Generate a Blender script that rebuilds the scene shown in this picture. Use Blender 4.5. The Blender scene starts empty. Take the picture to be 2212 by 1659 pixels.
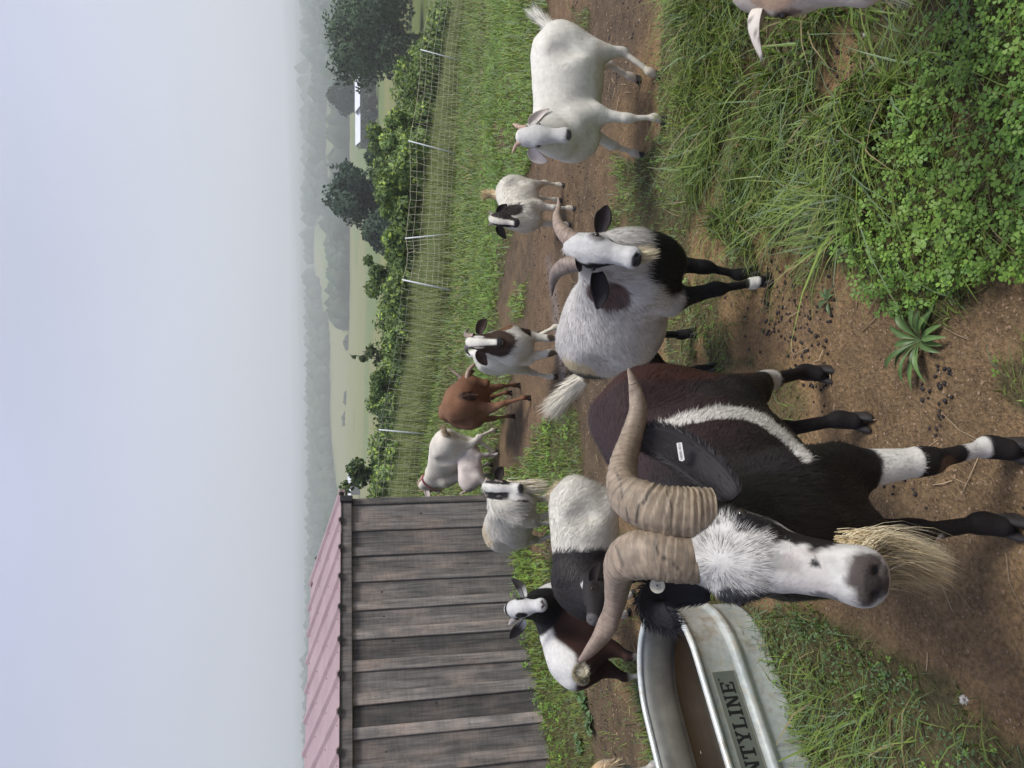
import bpy, bmesh, math, random
import numpy as np
from mathutils import Vector, Matrix
from itertools import product

S = bpy.context.scene
COL = S.collection
rng = np.random.default_rng(11)
random.seed(5)

# ------------------------------------------------------------------ camera
CAM_H = 1.5
PITCH = math.radians(12.0)
FPX = 1671.0                      # focal length for a picture 2212 wide
cp, sp = math.cos(PITCH), math.sin(PITCH)
FWD = np.array([0, cp, -sp]); UPV = np.array([0, sp, cp]); RGT = np.array([1.0, 0, 0])
cam_d = bpy.data.cameras.new("camera")
cam_d.sensor_width = 36.0
cam_d.lens = 36.0 * FPX / 2212.0
cam_d.clip_start = 0.05
cam_d.clip_end = 20000
cam = bpy.data.objects.new("camera", cam_d)
COL.objects.link(cam)
# the phone was held upright while the picture is stored on its side
X_, Y_, Z_ = -UPV, RGT, -FWD
cam.matrix_world = Matrix(((X_[0], Y_[0], Z_[0], 0), (X_[1], Y_[1], Z_[1], 0), (X_[2], Y_[2], Z_[2], CAM_H), (0, 0, 0, 1)))
S.camera = cam

# ------------------------------------------------------------------ sky
SUN_EL, SUN_AZ = 58.0, 112.0       # azimuth clockwise from +Y
W = bpy.data.worlds.new("World")
S.world = W
W.use_nodes = True
wn, wl = W.node_tree.nodes, W.node_tree.links
wn.clear()
wo = wn.new("ShaderNodeOutputWorld")
sky = wn.new("ShaderNodeTexSky")
sky.sky_type = 'NISHITA'; sky.sun_disc = False
sky.sun_elevation = math.radians(SUN_EL); sky.sun_rotation = math.radians(SUN_AZ)
sky.air_density = 1.0; sky.dust_density = 4.0
bg1 = wn.new("ShaderNodeBackground"); bg1.inputs[1].default_value = 0.06
wl.new(sky.outputs[0], bg1.inputs[0])
# thin low stratus: a soft grey-blue veil in front of the clear sky
tc = wn.new("ShaderNodeTexCoord")
sx = wn.new("ShaderNodeSeparateXYZ"); wl.new(tc.outputs['Generated'], sx.inputs[0])
rmp = wn.new("ShaderNodeValToRGB")
cr = rmp.color_ramp
cr.elements[0].position = 0.0; cr.elements[0].color = (0.72, 0.755, 0.83, 1)
cr.elements[1].position = 1.0; cr.elements[1].color = (0.43, 0.48, 0.76, 1)
e = cr.elements.new(0.09); e.color = (0.65, 0.70, 0.82, 1)
e = cr.elements.new(0.19); e.color = (0.48, 0.545, 0.78, 1)
e = cr.elements.new(0.34); e.color = (0.37, 0.43, 0.77, 1)
wl.new(sx.outputs[2], rmp.inputs[0])
mp = wn.new("ShaderNodeMapping"); mp.inputs['Scale'].default_value = (1.2, 1.2, 3.0)
wl.new(tc.outputs['Generated'], mp.inputs[0])
nz = wn.new("ShaderNodeTexNoise"); nz.inputs['Scale'].default_value = 1.3; nz.inputs['Detail'].default_value = 3.0
wl.new(mp.outputs[0], nz.inputs['Vector'])
nr = wn.new("ShaderNodeMapRange"); nr.inputs[1].default_value = 0.3; nr.inputs[2].default_value = 0.7
nr.inputs[3].default_value = 0.52; nr.inputs[4].default_value = 0.98
wl.new(nz.outputs[0], nr.inputs[0])
bg2 = wn.new("ShaderNodeBackground")
wl.new(rmp.outputs[0], bg2.inputs[0]); wl.new(nr.outputs[0], bg2.inputs[1])
mx = wn.new("ShaderNodeMixShader"); mx.inputs[0].default_value = 0.86
wl.new(bg1.outputs[0], mx.inputs[1]); wl.new(bg2.outputs[0], mx.inputs[2])
wl.new(mx.outputs[0], wo.inputs[0])

# ------------------------------------------------------------------ sun behind thin cloud
sd = bpy.data.lights.new("sun", 'SUN')
sd.energy = 4.8; sd.angle = math.radians(20); sd.color = (1.0, 0.96, 0.9)
sun = bpy.data.objects.new("sun", sd); COL.objects.link(sun)
az, el = math.radians(SUN_AZ), math.radians(SUN_EL)
sv = Vector((math.sin(az) * math.cos(el), math.cos(az) * math.cos(el), math.sin(el)))
sun.rotation_euler = sv.to_track_quat('Z', 'Y').to_euler()
sun.location = (6, 8, 20)

vs = S.view_settings
vs.view_transform = 'Standard'; vs.look = 'None'; vs.gamma = 1.0; vs.use_curve_mapping = False
vs.exposure = 0.22
S.cycles.use_denoising = True
S.cycles.volume_bounces = 2
S.cycles.max_bounces = 8
S.cycles.transparent_max_bounces = 8

# ------------------------------------------------------------------ helpers
def ray(x, y):
    d = FWD + RGT * ((829.5 - y) / FPX) - UPV * ((x - 1106.0) / FPX)
    return d
C0 = np.array([0, 0, CAM_H])
def at_z(x, y, z=0.0):
    d = ray(x, y); return C0 + d * ((z - CAM_H) / d[2])
def at_y(x, y, Y):
    d = ray(x, y); return C0 + d * (Y / d[1])
def to_px(P):
    P = np.asarray(P, float) - C0
    zc = np.maximum(P @ FWD, 1e-3)
    return 1106.0 - FPX * (P @ UPV) / zc, 829.5 - FPX * (P @ RGT) / zc

def nrm(v): v = np.asarray(v, float); return v / (np.linalg.norm(v) + 1e-12)
def nrm_rows(v): return v / (np.linalg.norm(v, axis=1, keepdims=True) + 1e-12)
def hash3(i, j, k):
    h = (i * 374761393 + j * 668265263 + k * 2147483647 * 7 + 1442695041) & 0xffffffff
    h = ((h ^ (h >> 13)) * 1274126177) & 0xffffffff
    return ((h ^ (h >> 16)) & 0xffff) / 65535.0
def vnoise(p):
    p = np.asarray(p, float); i = np.floor(p).astype(np.int64); f = p - i
    f = f * f * (3 - 2 * f); r = 0
    for a, b, c in product((0, 1), repeat=3):
        w = (f[..., 0] if a else 1 - f[..., 0]) * (f[..., 1] if b else 1 - f[..., 1]) * (f[..., 2] if c else 1 - f[..., 2])
        r = r + w * hash3(i[..., 0] + a, i[..., 1] + b, i[..., 2] + c)
    return r
def fbm(p, o=3):
    p = np.asarray(p, float); r = 0; s = 0; a = 1.0
    for k in range(o):
        r = r + a * vnoise(p * (2.03 ** k) + 17.3 * k); s += a; a *= .5
    return r / s
def fbm2(x, y, sc, o=3, seed=0.0):
    return fbm(np.stack([np.asarray(x, float) * sc, np.asarray(y, float) * sc, np.full(np.shape(x), seed + .37)], -1), o)
def sstep(a, b, x):
    t = np.clip((x - a) / (b - a), 0, 1); return t * t * (3 - 2 * t)

def mesh_np(name, verts, faces, mat, parent=None, col=None, smooth=True, normals=None, extra=None):
    """faces: list of (n,k) int arrays (k may differ) -> one mesh object"""
    me = bpy.data.meshes.new(name)
    verts = np.asarray(verts, np.float32)
    if not isinstance(faces, list): faces = [faces]
    faces = [np.asarray(f, np.int32) for f in faces if len(f)]
    if normals is not None:          # wind every face to agree with its shading normal
        nn_ = np.asarray(normals, np.float32); fixed = []
        for f in faces:
            g_ = np.cross(verts[f[:, 1]] - verts[f[:, 0]], verts[f[:, 2]] - verts[f[:, 0]]); bad = (g_ * nn_[f].sum(1)).sum(1) < 0
            f = f.copy(); f[bad] = f[bad][:, ::-1]; fixed.append(f)
        faces = fixed
    me.vertices.add(len(verts)); me.vertices.foreach_set("co", verts.ravel())
    loops = np.concatenate([f.ravel() for f in faces])
    tot = np.concatenate([np.full(len(f), f.shape[1], np.int32) for f in faces])
    start = np.concatenate([[0], np.cumsum(tot)[:-1]]).astype(np.int32)
    me.loops.add(len(loops)); me.loops.foreach_set("vertex_index", loops)
    me.polygons.add(len(tot)); me.polygons.foreach_set("loop_start", start)
    try: me.polygons.foreach_set("loop_total", tot)
    except Exception: pass
    me.polygons.foreach_set("use_smooth", np.full(len(tot), smooth))
    me.update(calc_edges=True)
    if col is not None:
        c = np.ones((len(verts), 4), np.float32); c[:, :3] = col
        a = me.color_attributes.new("Col", 'FLOAT_COLOR', 'POINT'); a.data.foreach_set("color", c.ravel())
    if extra:
        for k, v in extra.items():
            a = me.attributes.new(k, 'FLOAT', 'POINT'); a.data.foreach_set("value", np.asarray(v, np.float32))
    if normals is not None:
        me.normals_split_custom_set_from_vertices(np.asarray(normals, np.float32).tolist())
    me.validate(clean_customdata=False)
    if mat is not None: me.materials.append(mat)
    o = bpy.data.objects.new(name, me); COL.objects.link(o)
    if parent is not None: o.parent = parent
    return o

def empty(name, loc, label, cat, group=None):
    o = bpy.data.objects.new(name, None); COL.objects.link(o)
    o.location = [float(v) for v in loc]; o.empty_display_size = .2
    tag(o, label, cat, group); return o
def tag(o, label=None, cat=None, group=None, kind=None):
    if label: o["label"] = label
    if cat: o["category"] = cat
    if group: o["group"] = group
    if kind: o["kind"] = kind
    return o

class MB:
    """collects simple shapes -> one mesh"""
    def __init__(s): s.v = []; s.f3 = []; s.f4 = []; s.n = 0; s.c = []
    def add(s, v, f, col=None):
        v = np.asarray(v, float)
        for q in f:
            q = [i + s.n for i in q]
            (s.f3 if len(q) == 3 else s.f4).append(q)
        s.v.append(v); s.n += len(v)
        s.c.append(np.tile(col if col is not None else (1, 1, 1), (len(v), 1)))
        return s
    def box(s, c, size, R=None, col=None, taper=1.0):
        h = np.asarray(size, float) / 2
        v = np.array([[a * h[0], b * h[1], cc * h[2]] for cc in (-1, 1) for b in (-1, 1) for a in (-1, 1)])
        v[4:, :2] *= taper
        if R is not None: v = v @ np.asarray(R, float).T
        return s.add(v + np.asarray(c, float), [(0, 2, 3, 1), (4, 5, 7, 6), (0, 1, 5, 4), (2, 6, 7, 3), (0, 4, 6, 2), (1, 3, 7, 5)], col)
    def tube(s, pts, r, n=8, col=None, cap=True):
        pts = np.asarray(pts, float); r = np.broadcast_to(np.asarray(r, float), (len(pts),))
        v, f = loft(pts, r, n, cap=cap); return s.add(v, f, col)
    def build(s, name, mat, parent=None, smooth=False, usecol=False):
        F = []
        if s.f4: F.append(np.array(s.f4))
        if s.f3: F.append(np.array(s.f3))
        return mesh_np(name, np.concatenate(s.v), F, mat, parent, smooth=smooth, col=np.concatenate(s.c) if usecol else None)

def frames(pts):
    t = np.gradient(pts, axis=0); t /= np.linalg.norm(t, axis=1, keepdims=True) + 1e-9
    u = np.cross(t[0], [0, 0, 1.0])
    if np.linalg.norm(u) < .1: u = np.cross(t[0], [1.0, 0, 0])
    u /= np.linalg.norm(u); us = []
    for k in range(len(pts)):
        u = u - t[k] * (u @ t[k]); u /= np.linalg.norm(u) + 1e-9; us.append(u)
    us = np.array(us); return t, us, np.cross(t, us)
def loft(pts, r, n=8, cap=True, ex=1.0, ey=1.0):
    pts = np.asarray(pts, float); m = len(pts); t, u, w = frames(pts)
    a = np.arange(n) * 2 * math.pi / n
    v = (pts[:, None] + r[:, None, None] * (np.cos(a)[None, :, None] * u[:, None] * ex + np.sin(a)[None, :, None] * w[:, None] * ey)).reshape(-1, 3)
    f = [(k * n + i, k * n + (i + 1) % n, (k + 1) * n + (i + 1) % n, (k + 1) * n + i) for k in range(m - 1) for i in range(n)]
    if cap:
        v = np.vstack([v, pts[0], pts[-1]]); b = m * n
        f += [(b, (i + 1) % n, i) for i in range(n)] + [(b + 1, (m - 1) * n + i, (m - 1) * n + (i + 1) % n) for i in range(n)]
    return v, f
def spline(P, n):
    """Catmull-Rom through the rows of P (any width)"""
    P = np.asarray(P, float); Q = np.vstack([2 * P[0] - P[1], P, 2 * P[-1] - P[-2]]); out = []
    for s in np.linspace(0, len(P) - 1, n):
        k = min(int(s), len(P) - 2); t = s - k; a, b, c, d = Q[k:k + 4]
        out.append(.5 * (2 * b + (c - a) * t + (2 * a - 5 * b + 4 * c - d) * t * t + (3 * b - 3 * c + d - a) * t ** 3))
    return np.array(out)

# ------------------------------------------------------------------ materials
def mat_new(name):
    m = bpy.data.materials.new(name); m.use_nodes = True
    nt = m.node_tree; b = nt.nodes["Principled BSDF"]; return m, nt, b
def N(nt, t, **kw):
    n = nt.nodes.new(t)
    for k, v in kw.items():
        if k in n.inputs: n.inputs[k].default_value = v
        else: setattr(n, k, v)
    return n
def mix_col(nt, fac, a, b, mode='MIX'):
    m = nt.nodes.new("ShaderNodeMix"); m.data_type = 'RGBA'; m.blend_type = mode
    for s, v in ((m.inputs[0], fac), (m.inputs[6], a), (m.inputs[7], b)):
        if hasattr(v, "is_linked") or isinstance(v, bpy.types.NodeSocket): nt.links.new(v, s)
        else: s.default_value = v if isinstance(v, (int, float)) else (*v, 1)
    return m.outputs[2]
def noise_out(nt, scale, detail=4, rough=.55, stretch=None, coord='Object'):
    t = N(nt, "ShaderNodeTexCoord"); n = N(nt, "ShaderNodeTexNoise", Scale=scale, Detail=detail, Roughness=rough)
    if stretch:
        m = N(nt, "ShaderNodeMapping"); m.inputs['Scale'].default_value = stretch
        nt.links.new(t.outputs[coord], m.inputs[0]); nt.links.new(m.outputs[0], n.inputs['Vector'])
    else: nt.links.new(t.outputs[coord], n.inputs['Vector'])
    return n.outputs[0]
def ramp(nt, fac, stops):
    r = N(nt, "ShaderNodeValToRGB"); c = r.color_ramp
    c.elements[0].position, c.elements[0].color = stops[0][0], (*stops[0][1], 1)
    c.elements[1].position, c.elements[1].color = stops[-1][0], (*stops[-1][1], 1)
    for p, k in stops[1:-1]:
        e = c.elements.new(p); e.color = (*k, 1)
    nt.links.new(fac, r.inputs[0]); return r.outputs[0]
def bump(nt, b, h, strength=.4, dist=.01):
    n = N(nt, "ShaderNodeBump", Strength=strength, Distance=dist)
    nt.links.new(h, n.inputs['Height']); nt.links.new(n.outputs[0], b.inputs['Normal'])
def simple(name, col, rough=.6, metal=0.0, var=.25, scale=20, bumps=.2, spec=.4):
    m, nt, b = mat_new(name); n = noise_out(nt, scale)
    lo = tuple(c * (1 - var) for c in col); hi = tuple(min(1, c * (1 + var)) for c in col)
    nt.links.new(ramp(nt, n, [(.3, lo), (.7, hi)]), b.inputs['Base Color'])
    b.inputs['Roughness'].default_value = rough; b.inputs['Metallic'].default_value = metal
    b.inputs['Specular IOR Level'].default_value = spec
    if bumps: bump(nt, b, n, bumps, .004)
    return m
def col_mat(name, rough=.6, transl=0.0, spec=.3, sheen=0.0, nscale=0, namt=.15, bumps=0.0, bscale=200):
    """colour from the mesh's own colour attribute"""
    m, nt, b = mat_new(name)
    a = N(nt, "ShaderNodeAttribute"); a.attribute_name = "Col"
    c = a.outputs['Color']
    if nscale:
        n = noise_out(nt, nscale)
        c = mix_col(nt, 1.0, c, ramp(nt, n, [(.3, (1 - namt,) * 3), (.7, (1 + namt,) * 3)]), 'MULTIPLY')
    nt.links.new(c, b.inputs['Base Color'])
    b.inputs['Roughness'].default_value = rough; b.inputs['Specular IOR Level'].default_value = spec
    if sheen: b.inputs['Sheen Weight'].default_value = sheen
    if bumps: bump(nt, b, noise_out(nt, bscale), bumps, .003)
    if transl:
        t = N(nt, "ShaderNodeBsdfTranslucent"); nt.links.new(c, t.inputs[0])
        s = N(nt, "ShaderNodeMixShader"); s.inputs[0].default_value = transl
        nt.links.new(b.outputs[0], s.inputs[1]); nt.links.new(t.outputs[0], s.inputs[2])
        nt.links.new(s.outputs[0], nt.nodes["Material Output"].inputs[0])
    return m
# ------------------------------------------------------------------ terrain
def terrain(x, y):
    x = np.asarray(x, float); y = np.asarray(y, float)
    r = np.hypot(x, y)
    w = sstep(5, 15, y)
    z = w * (-.018 * np.clip(y - 8, 0, 9) - .1206 * np.clip(x, -25, 25) * (1 - .75 * sstep(20, 60, r)))
    fall = np.clip(r - 17, 0, None)
    z = z - 9.0 * (1 - np.exp(-fall / 95.0)) * sstep(17, 30, r)
    z = z * (1 - .35 * sstep(60, 250, r))
    z = z + 5.0 * sstep(230, 480, r)
    # wooded hills far off
    ang = np.arctan2(x, np.maximum(y, 1e-3))
    ridge = .75 + .5 * fbm2(np.sin(ang) * 3.1, r / 1500.0, 1.3, 3, 4.0)
    h = np.interp(r, [430, 560, 720, 1200, 2000, 3000, 4200, 5000], [0, 4, 18, 50, 103, 172, 252, 258]) * (.72 + .56 * ridge * .75)
    h = h * (1 + .12 * np.clip(ang / .5, -1, 1))
    z = z + h + 14 * (fbm2(x, y, 1 / 170., 3, 2.) - .5) * sstep(480, 800, r)
    z = z + .35 * (fbm2(x, y, .05, 3) - .5) * sstep(16, 40, r)
    return z
def micro(x, y):
    f = 1 - sstep(7, 14, np.hypot(x, y))
    return f * (.030 * (fbm2(x, y, 4.2, 3, 1.) - .5) + .020 * (fbm2(x, y, 14., 3, 3.) - .5))
def gz(x, y): return terrain(x, y)

def in_poly(px, py, poly):
    P = np.asarray(poly, float); ins = np.zeros(px.shape, bool); j = len(P) - 1
    for i in range(len(P)):
        xi, yi = P[i]; xj, yj = P[j]
        c = ((yi > py) != (yj > py)) & (px < (xj - xi) * (py - yi) / (yj - yi + 1e-12) + xi)
        ins ^= c; j = i
    return ins
# bare-earth patches worn by the herd; outlines were read from the picture and laid on the ground plane
def ground_poly(pts): return np.array([at_z(x, y)[:2] for x, y in pts])
PATCH = [
 (ground_poly([(1215, -500), (1185, 0), (1150, 350), (1115, 450), (1085, 600), (1070, 660), (1100, 750), (1108, 820), (1095, 900), (1075, 960), (1068, 1040), (1110, 1045), (1150, 985),
   (1190, 900), (1222, 850), (1252, 890), (1262, 1000), (1250, 1100), (1400, 1180), (1400, 1000), (1385, 900), (1440, 790), (1430, 700), (1400, 620), (1340, 560), (1318, 480), (1330, 360), (1400, 330), (1440, 260), (1430, 150), (1435, 0), (1440, -500)]), 0.0),
 (ground_poly([(1430, 470), (1420, 640), (1460, 830), (1640, 850), (1760, 700), (1840, 570), (1700, 490), (1500, 470)]), .42),
 (ground_poly([(1380, 1000), (1520, 880), (1640, 770), (1720, 700), (1775, 640), (1830, 590), (1900, 610), (1930, 690), (2010, 720), (2090, 670), (2140, 600), (2300, 560), (3600, 500), (3600, 1700), (2240, 1640),
   (2110, 1560), (2060, 1480), (1960, 1420), (1880, 1390), (1800, 1330), (1740, 1300), (1690, 1290), (1480, 1240), (1400, 1180)]), 0.0),
 (ground_poly([(2150, 790), (2300, 700), (2500, 850), (2230, 900), (2165, 860)]), .9),
 (ground_poly([(1650, 815), (1735, 800), (1765, 860), (1740, 960), (1690, 960), (1660, 880)]), .75),
 (ground_poly([(1265, 1500), (1290, 1660), (1310, 2000), (1440, 2000), (1400, 1659), (1375, 1480), (1300, 1430)]), .12),
 (ground_poly([(1330, 1250), (1290, 1380), (1390, 1440), (1480, 1320), (1500, 1180), (1380, 1180)]), .06),
 (ground_poly([(1075, 225), (1088, 325), (1064, 335), (1052, 250)]), .1),
 (ground_poly([(1240, 10), (1275, 15), (1270, 75), (1245, 70)]), .8),
 (ground_poly([(1105, 630), (1140, 610), (1135, 680), (1115, 690)]), .9),
 (ground_poly([(1155, 1150), (1195, 1140), (1205, 1200), (1165, 1215)]), .2),
]
def grass_mask(x, y):
    x = np.asarray(x, float); y = np.asarray(y, float)
    s = np.clip(y, 1, 8) * .016
    xx = x + s * (fbm2(x, y, 3.1, 3, 5.) - .5) * 4; yy = y + s * (fbm2(x, y, 3.1, 3, 8.) - .5) * 4
    m = np.ones(x.shape)
    for P, v in PATCH: m = np.where(in_poly(xx, yy, P), v, m)
    m = np.where((m > .2) & (m < .6), .06 + .9 * sstep(.44, .50, fbm2(x, y, 5.5, 3, 21.)), m)
    gap = .10 + .95 * sstep(.37, .44, fbm2(x, y, 2.9, 3, 31.)); m = np.where((y < 4.6) & (x > .1), np.minimum(m, gap), m)
    # behind and beside the camera: trodden earth with some grass
    m = np.where(y < .3, .15, m)
    return m

m_ground, nt, b = mat_new("soil and turf")
at = N(nt, "ShaderNodeAttribute"); at.attribute_name = "Col"
n1 = noise_out(nt, 9.0, 6, .6); n2 = noise_out(nt, 75.0, 4, .65); n3 = noise_out(nt, .6, 5, .6)
c = mix_col(nt, 1.0, at.outputs['Color'], ramp(nt, n1, [(.25, (.62, .62, .63)), (.75, (1.32, 1.28, 1.22))]), 'MULTIPLY')
c = mix_col(nt, .8, c, ramp(nt, n2, [(.3, (.50, .48, .47)), (.52, (1, 1, 1)), (.74, (1.65, 1.58, 1.45))]), 'MULTIPLY')
c = mix_col(nt, .7, c, ramp(nt, n3, [(.3, (.85, .87, .85)), (.7, (1.15, 1.12, 1.1))]), 'MULTIPLY')
nt.links.new(c, b.inputs['Base Color'])
b.inputs['Roughness'].default_value = .95; b.inputs['Specular IOR Level'].default_value = .15
ad = N(nt, "ShaderNodeMath", operation='ADD'); nt.links.new(n1, ad.inputs[0]); nt.links.new(n2, ad.inputs[1])
bump(nt, b, ad.outputs[0], 1.0, .022)

def axis(segs):
    out = [segs[0][0]]
    for a, bb, n in segs: out += list(np.linspace(a, bb, n + 1)[1:])
    return np.array(out)
def geo(a, bb, n): return list(a * (bb / a) ** (np.arange(1, n + 1) / n))
xs = np.array([-v for v in geo(14, 4000, 38)][::-1] + list(axis([(-14, -3.2, 24), (-3.2, 4.0, 180), (4.0, 14, 22)])) + geo(14, 4000, 38))
ys = np.array([-60, -20, -8, -4, -2] + list(axis([(-1, .4, 8), (.4, 7.5, 200), (7.5, 20, 48)])) + geo(20, 4700, 104))
GX, GY = np.meshgrid(xs, ys, indexing='ij')
gx, gy = GX.ravel(), GY.ravel()
gm = grass_mask(gx, gy)
gZ = terrain(gx, gy) + micro(gx, gy) + np.where(np.hypot(gx, gy) < 14, .012 * (gm > .5), 0)
def terrain_col(x, y, gm):
    r = np.hypot(x, y)
    dirt = np.array([.285, .190, .100]); damp = np.array([.125, .093, .064])
    k = sstep(.42, .62, fbm2(x, y, 1.5, 3, 6.))[:, None]
    kk = sstep(3.0, 4.6, y)[:, None] * .75
    k = np.clip(k * .55 + kk, 0, 1)
    d = dirt * (1 - k) + damp * k
    turf = np.array([.105, .092, .048]); 
    c = d * (1 - gm[:, None]) + turf * gm[:, None]
    # the pale worn strip behind the goats
    pl = np.array([.20, .135, .085]); w = np.exp(-((x * .25 + y - 6.0) / .55) ** 2) * (gm < .3)
    c = c * (1 - .6 * w[:, None]) + pl * .6 * w[:, None]
    w = np.exp(-((y - 5.29 - .44 * x) / .11) ** 2) * (x > -.35) * (x < 1.0) * sstep(.40, .52, fbm2(x, y, 3.0, 2, 77)); c = c * (1 - .8 * w[:, None]) + np.array([.235, .205, .20]) * .8 * w[:, None]
    # pasture, meadows in the valley, woods on the hills
    t = sstep(9, 18, r)[:, None]; c = c * (1 - t) + np.array([.10, .135, .040]) * t
    t = sstep(60, 180, r)[:, None]
    mead = np.where((fbm2(x, y, 1 / 120., 2, 3.) > .5)[:, None], np.array([.185, .195, .075]), np.array([.125, .17, .055]))
    c = c * (1 - t) + mead * t
    f = fbm2(x, y, 1 / 260., 3, 12.)
    ang = np.arctan2(x, np.maximum(y, 1e-3))
    wood = np.clip(sstep(.36, .42, f) * sstep(455, 500, r) + sstep(1150, 1350, r), 0, 1)
    # two pale pastures climb the slope on the right of the valley
    past = np.exp(-(((ang - .165) / .045) ** 2 + ((r - 780) / 170) ** 2) ** 2) + np.exp(-(((ang - .31) / .085) ** 2 + ((r - 610) / 110) ** 2) ** 2)
    wood = (wood * (1 - np.clip(past, 0, 1)))[:, None]
    c = c * (1 - wood) + np.array([.030, .052, .030]) * wood
    return c, wood[:, 0]
gc, gwood = terrain_col(gx, gy, gm)
nx_, ny_ = len(xs), len(ys)
idx = np.arange(nx_ * ny_).reshape(nx_, ny_)
quads = np.stack([idx[:-1, :-1], idx[1:, :-1], idx[1:, 1:], idx[:-1, 1:]], -1).reshape(-1, 4)
ground = mesh_np("ground", np.stack([gx, gy, gZ], 1), quads, m_ground, col=gc)
tag(ground, kind="structure")

def gnear(x, y):
    x = np.atleast_1d(np.asarray(x, float)); y = np.atleast_1d(np.asarray(y, float))
    return terrain(x, y) + micro(x, y) + .012 * (grass_mask(x, y) > .5)
# ------------------------------------------------------------------ morning haze over the valley
HAZE = .00102
zlo, zhi = float(gZ.min()) - 1.0, float(gZ.max()) + 25.0
hz = MB().box((0, 2300, (zlo + zhi) / 2), (8400, 5000, zhi - zlo))
m_haze = bpy.data.materials.new("valley haze"); m_haze.use_nodes = True
hn = m_haze.node_tree; hn.nodes.clear()
ho = hn.nodes.new("ShaderNodeOutputMaterial"); hv = hn.nodes.new("ShaderNodeVolumePrincipled")
hv.inputs['Color'].default_value = (.955, .975, 1.0, 1)
hv.inputs['Density'].default_value = HAZE
hv.inputs['Anisotropy'].default_value = .25
hn.links.new(hv.outputs[0], ho.inputs['Volume'])
haze = hz.build("haze", m_haze); tag(haze, kind="stuff")
# ------------------------------------------------------------------ low goat shed: boards and battens, pink ribbed metal roof
Cn = np.array([-1.125, 7.34, 0.0]); WD = np.array([-math.sqrt(.5), -math.sqrt(.5), 0]); WN = np.array([-math.sqrt(.5), math.sqrt(.5), 0]); ZZ = np.array([0, 0, 1.])
RW = np.stack([WD, -WN, ZZ], 1)          # local x along the wall, y towards the paddock, z up
Cn[2] = float(gz(Cn[0], Cn[1]))
shed = empty("goat_shed", Cn + WD * 1.8, "low weathered wooden board-and-batten shed with a pink ribbed metal roof", "shed")
so = Cn + WD * 1.8
def S2(x, y, z): return Cn + WD * x - WN * y + ZZ * z - so
m_wood, nt, b = mat_new("weathered board")
tc0 = N(nt, "ShaderNodeTexCoord"); oi = N(nt, "ShaderNodeObjectInfo")
va = N(nt, "ShaderNodeVectorMath", operation='ADD'); nt.links.new(tc0.outputs['Object'], va.inputs[0])
vm = N(nt, "ShaderNodeVectorMath", operation='SCALE'); vm.inputs['Scale'].default_value = 37.0
cb = N(nt, "ShaderNodeCombineXYZ"); nt.links.new(oi.outputs['Random'], cb.inputs[0]); nt.links.new(oi.outputs['Random'], cb.inputs[2])
nt.links.new(cb.outputs[0], vm.inputs[0]); nt.links.new(vm.outputs[0], va.inputs[1])
mats = {}
def wn_(sc, det, st, ro=.6):
    mpn = N(nt, "ShaderNodeMapping"); mpn.inputs['Scale'].default_value = st; nt.links.new(va.outputs[0], mpn.inputs[0])
    n = N(nt, "ShaderNodeTexNoise", Scale=sc, Detail=det, Roughness=ro); nt.links.new(mpn.outputs[0], n.inputs['Vector']); return n.outputs[0]
gr = wn_(30, 6, (1, 1, .07)); gr2 = wn_(95, 4, (1, 1, .04)); blot = wn_(5.0, 5, (1.3, 1.3, .55)); saw_ = wn_(40, 2, (.15, .15, 1.4))
c = ramp(nt, gr, [(.28, (.062, .056, .050)), (.5, (.118, .106, .096)), (.74, (.195, .176, .158))])
c = mix_col(nt, ramp(nt, blot, [(.47, (0, 0, 0)), (.70, (.8, .8, .8))]), c, (.23, .165, .125))
c = mix_col(nt, ramp(nt, wn_(3.0, 4, (1.2, 1.2, .8)), [(.52, (0, 0, 0)), (.72, (.75, .75, .75))]), c, (.072, .072, .072))
c = mix_col(nt, .55, c, ramp(nt, gr2, [(.34, (.45, .43, .42)), (.5, (1, 1, 1)), (.7, (1.25, 1.25, 1.25))]), 'MULTIPLY')
c = mix_col(nt, .35, c, ramp(nt, saw_, [(.35, (.7, .7, .7)), (.6, (1.15, 1.15, 1.15))]), 'MULTIPLY')
hsv = N(nt, "ShaderNodeHueSaturation"); hsv.inputs['Saturation'].default_value = .62; mr = N(nt, "ShaderNodeMapRange"); nt.links.new(oi.outputs['Random'], mr.inputs[0]); mr.inputs[3].default_value = .62; mr.inputs[4].default_value = 1.40
nt.links.new(mr.outputs[0], hsv.inputs['Value']); nt.links.new(c, hsv.inputs['Color']); nt.links.new(hsv.outputs[0], b.inputs['Base Color'])
b.inputs['Roughness'].default_value = .88; b.inputs['Specular IOR Level'].default_value = .2; bump(nt, b, gr2, .55, .003)
m_bat = m_wood.copy(); m_bat.name = "paler weathered batten"
for n_ in m_bat.node_tree.nodes:
    if n_.type == "HUE_SAT": n_.inputs["Saturation"].default_value = .75
    if n_.type == "MAP_RANGE": n_.inputs[3].default_value = 1.0; n_.inputs[4].default_value = 2.0
m_knot = simple("knot", (.05, .038, .03), .85, var=.4, scale=60)
m_roof, nt, b = mat_new("pink painted metal")
n = noise_out(nt, 3.5, 6, .65); n2 = noise_out(nt, 60, 3)
c = ramp(nt, n, [(.3, (.275, .19, .195)), (.7, (.36, .26, .265))]); c = mix_col(nt, .35, c, ramp(nt, n2, [(.35, (.85, .84, .84)), (.6, (1.06, 1.06, 1.06))]), 'MULTIPLY')
nt.links.new(c, b.inputs['Base Color']); b.inputs['Roughness'].default_value = .5; b.inputs['Specular IOR Level'].default_value = .35
m_black = simple("black closure strip", (.018, .019, .02), .6, var=.3, scale=30)
m_screw = simple("screw head", (.25, .16, .15), .5, metal=.4, bumps=0)
WH = 1.462
m_nail = simple("rusty nail", (.045, .03, .024), .7, bumps=0)
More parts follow.
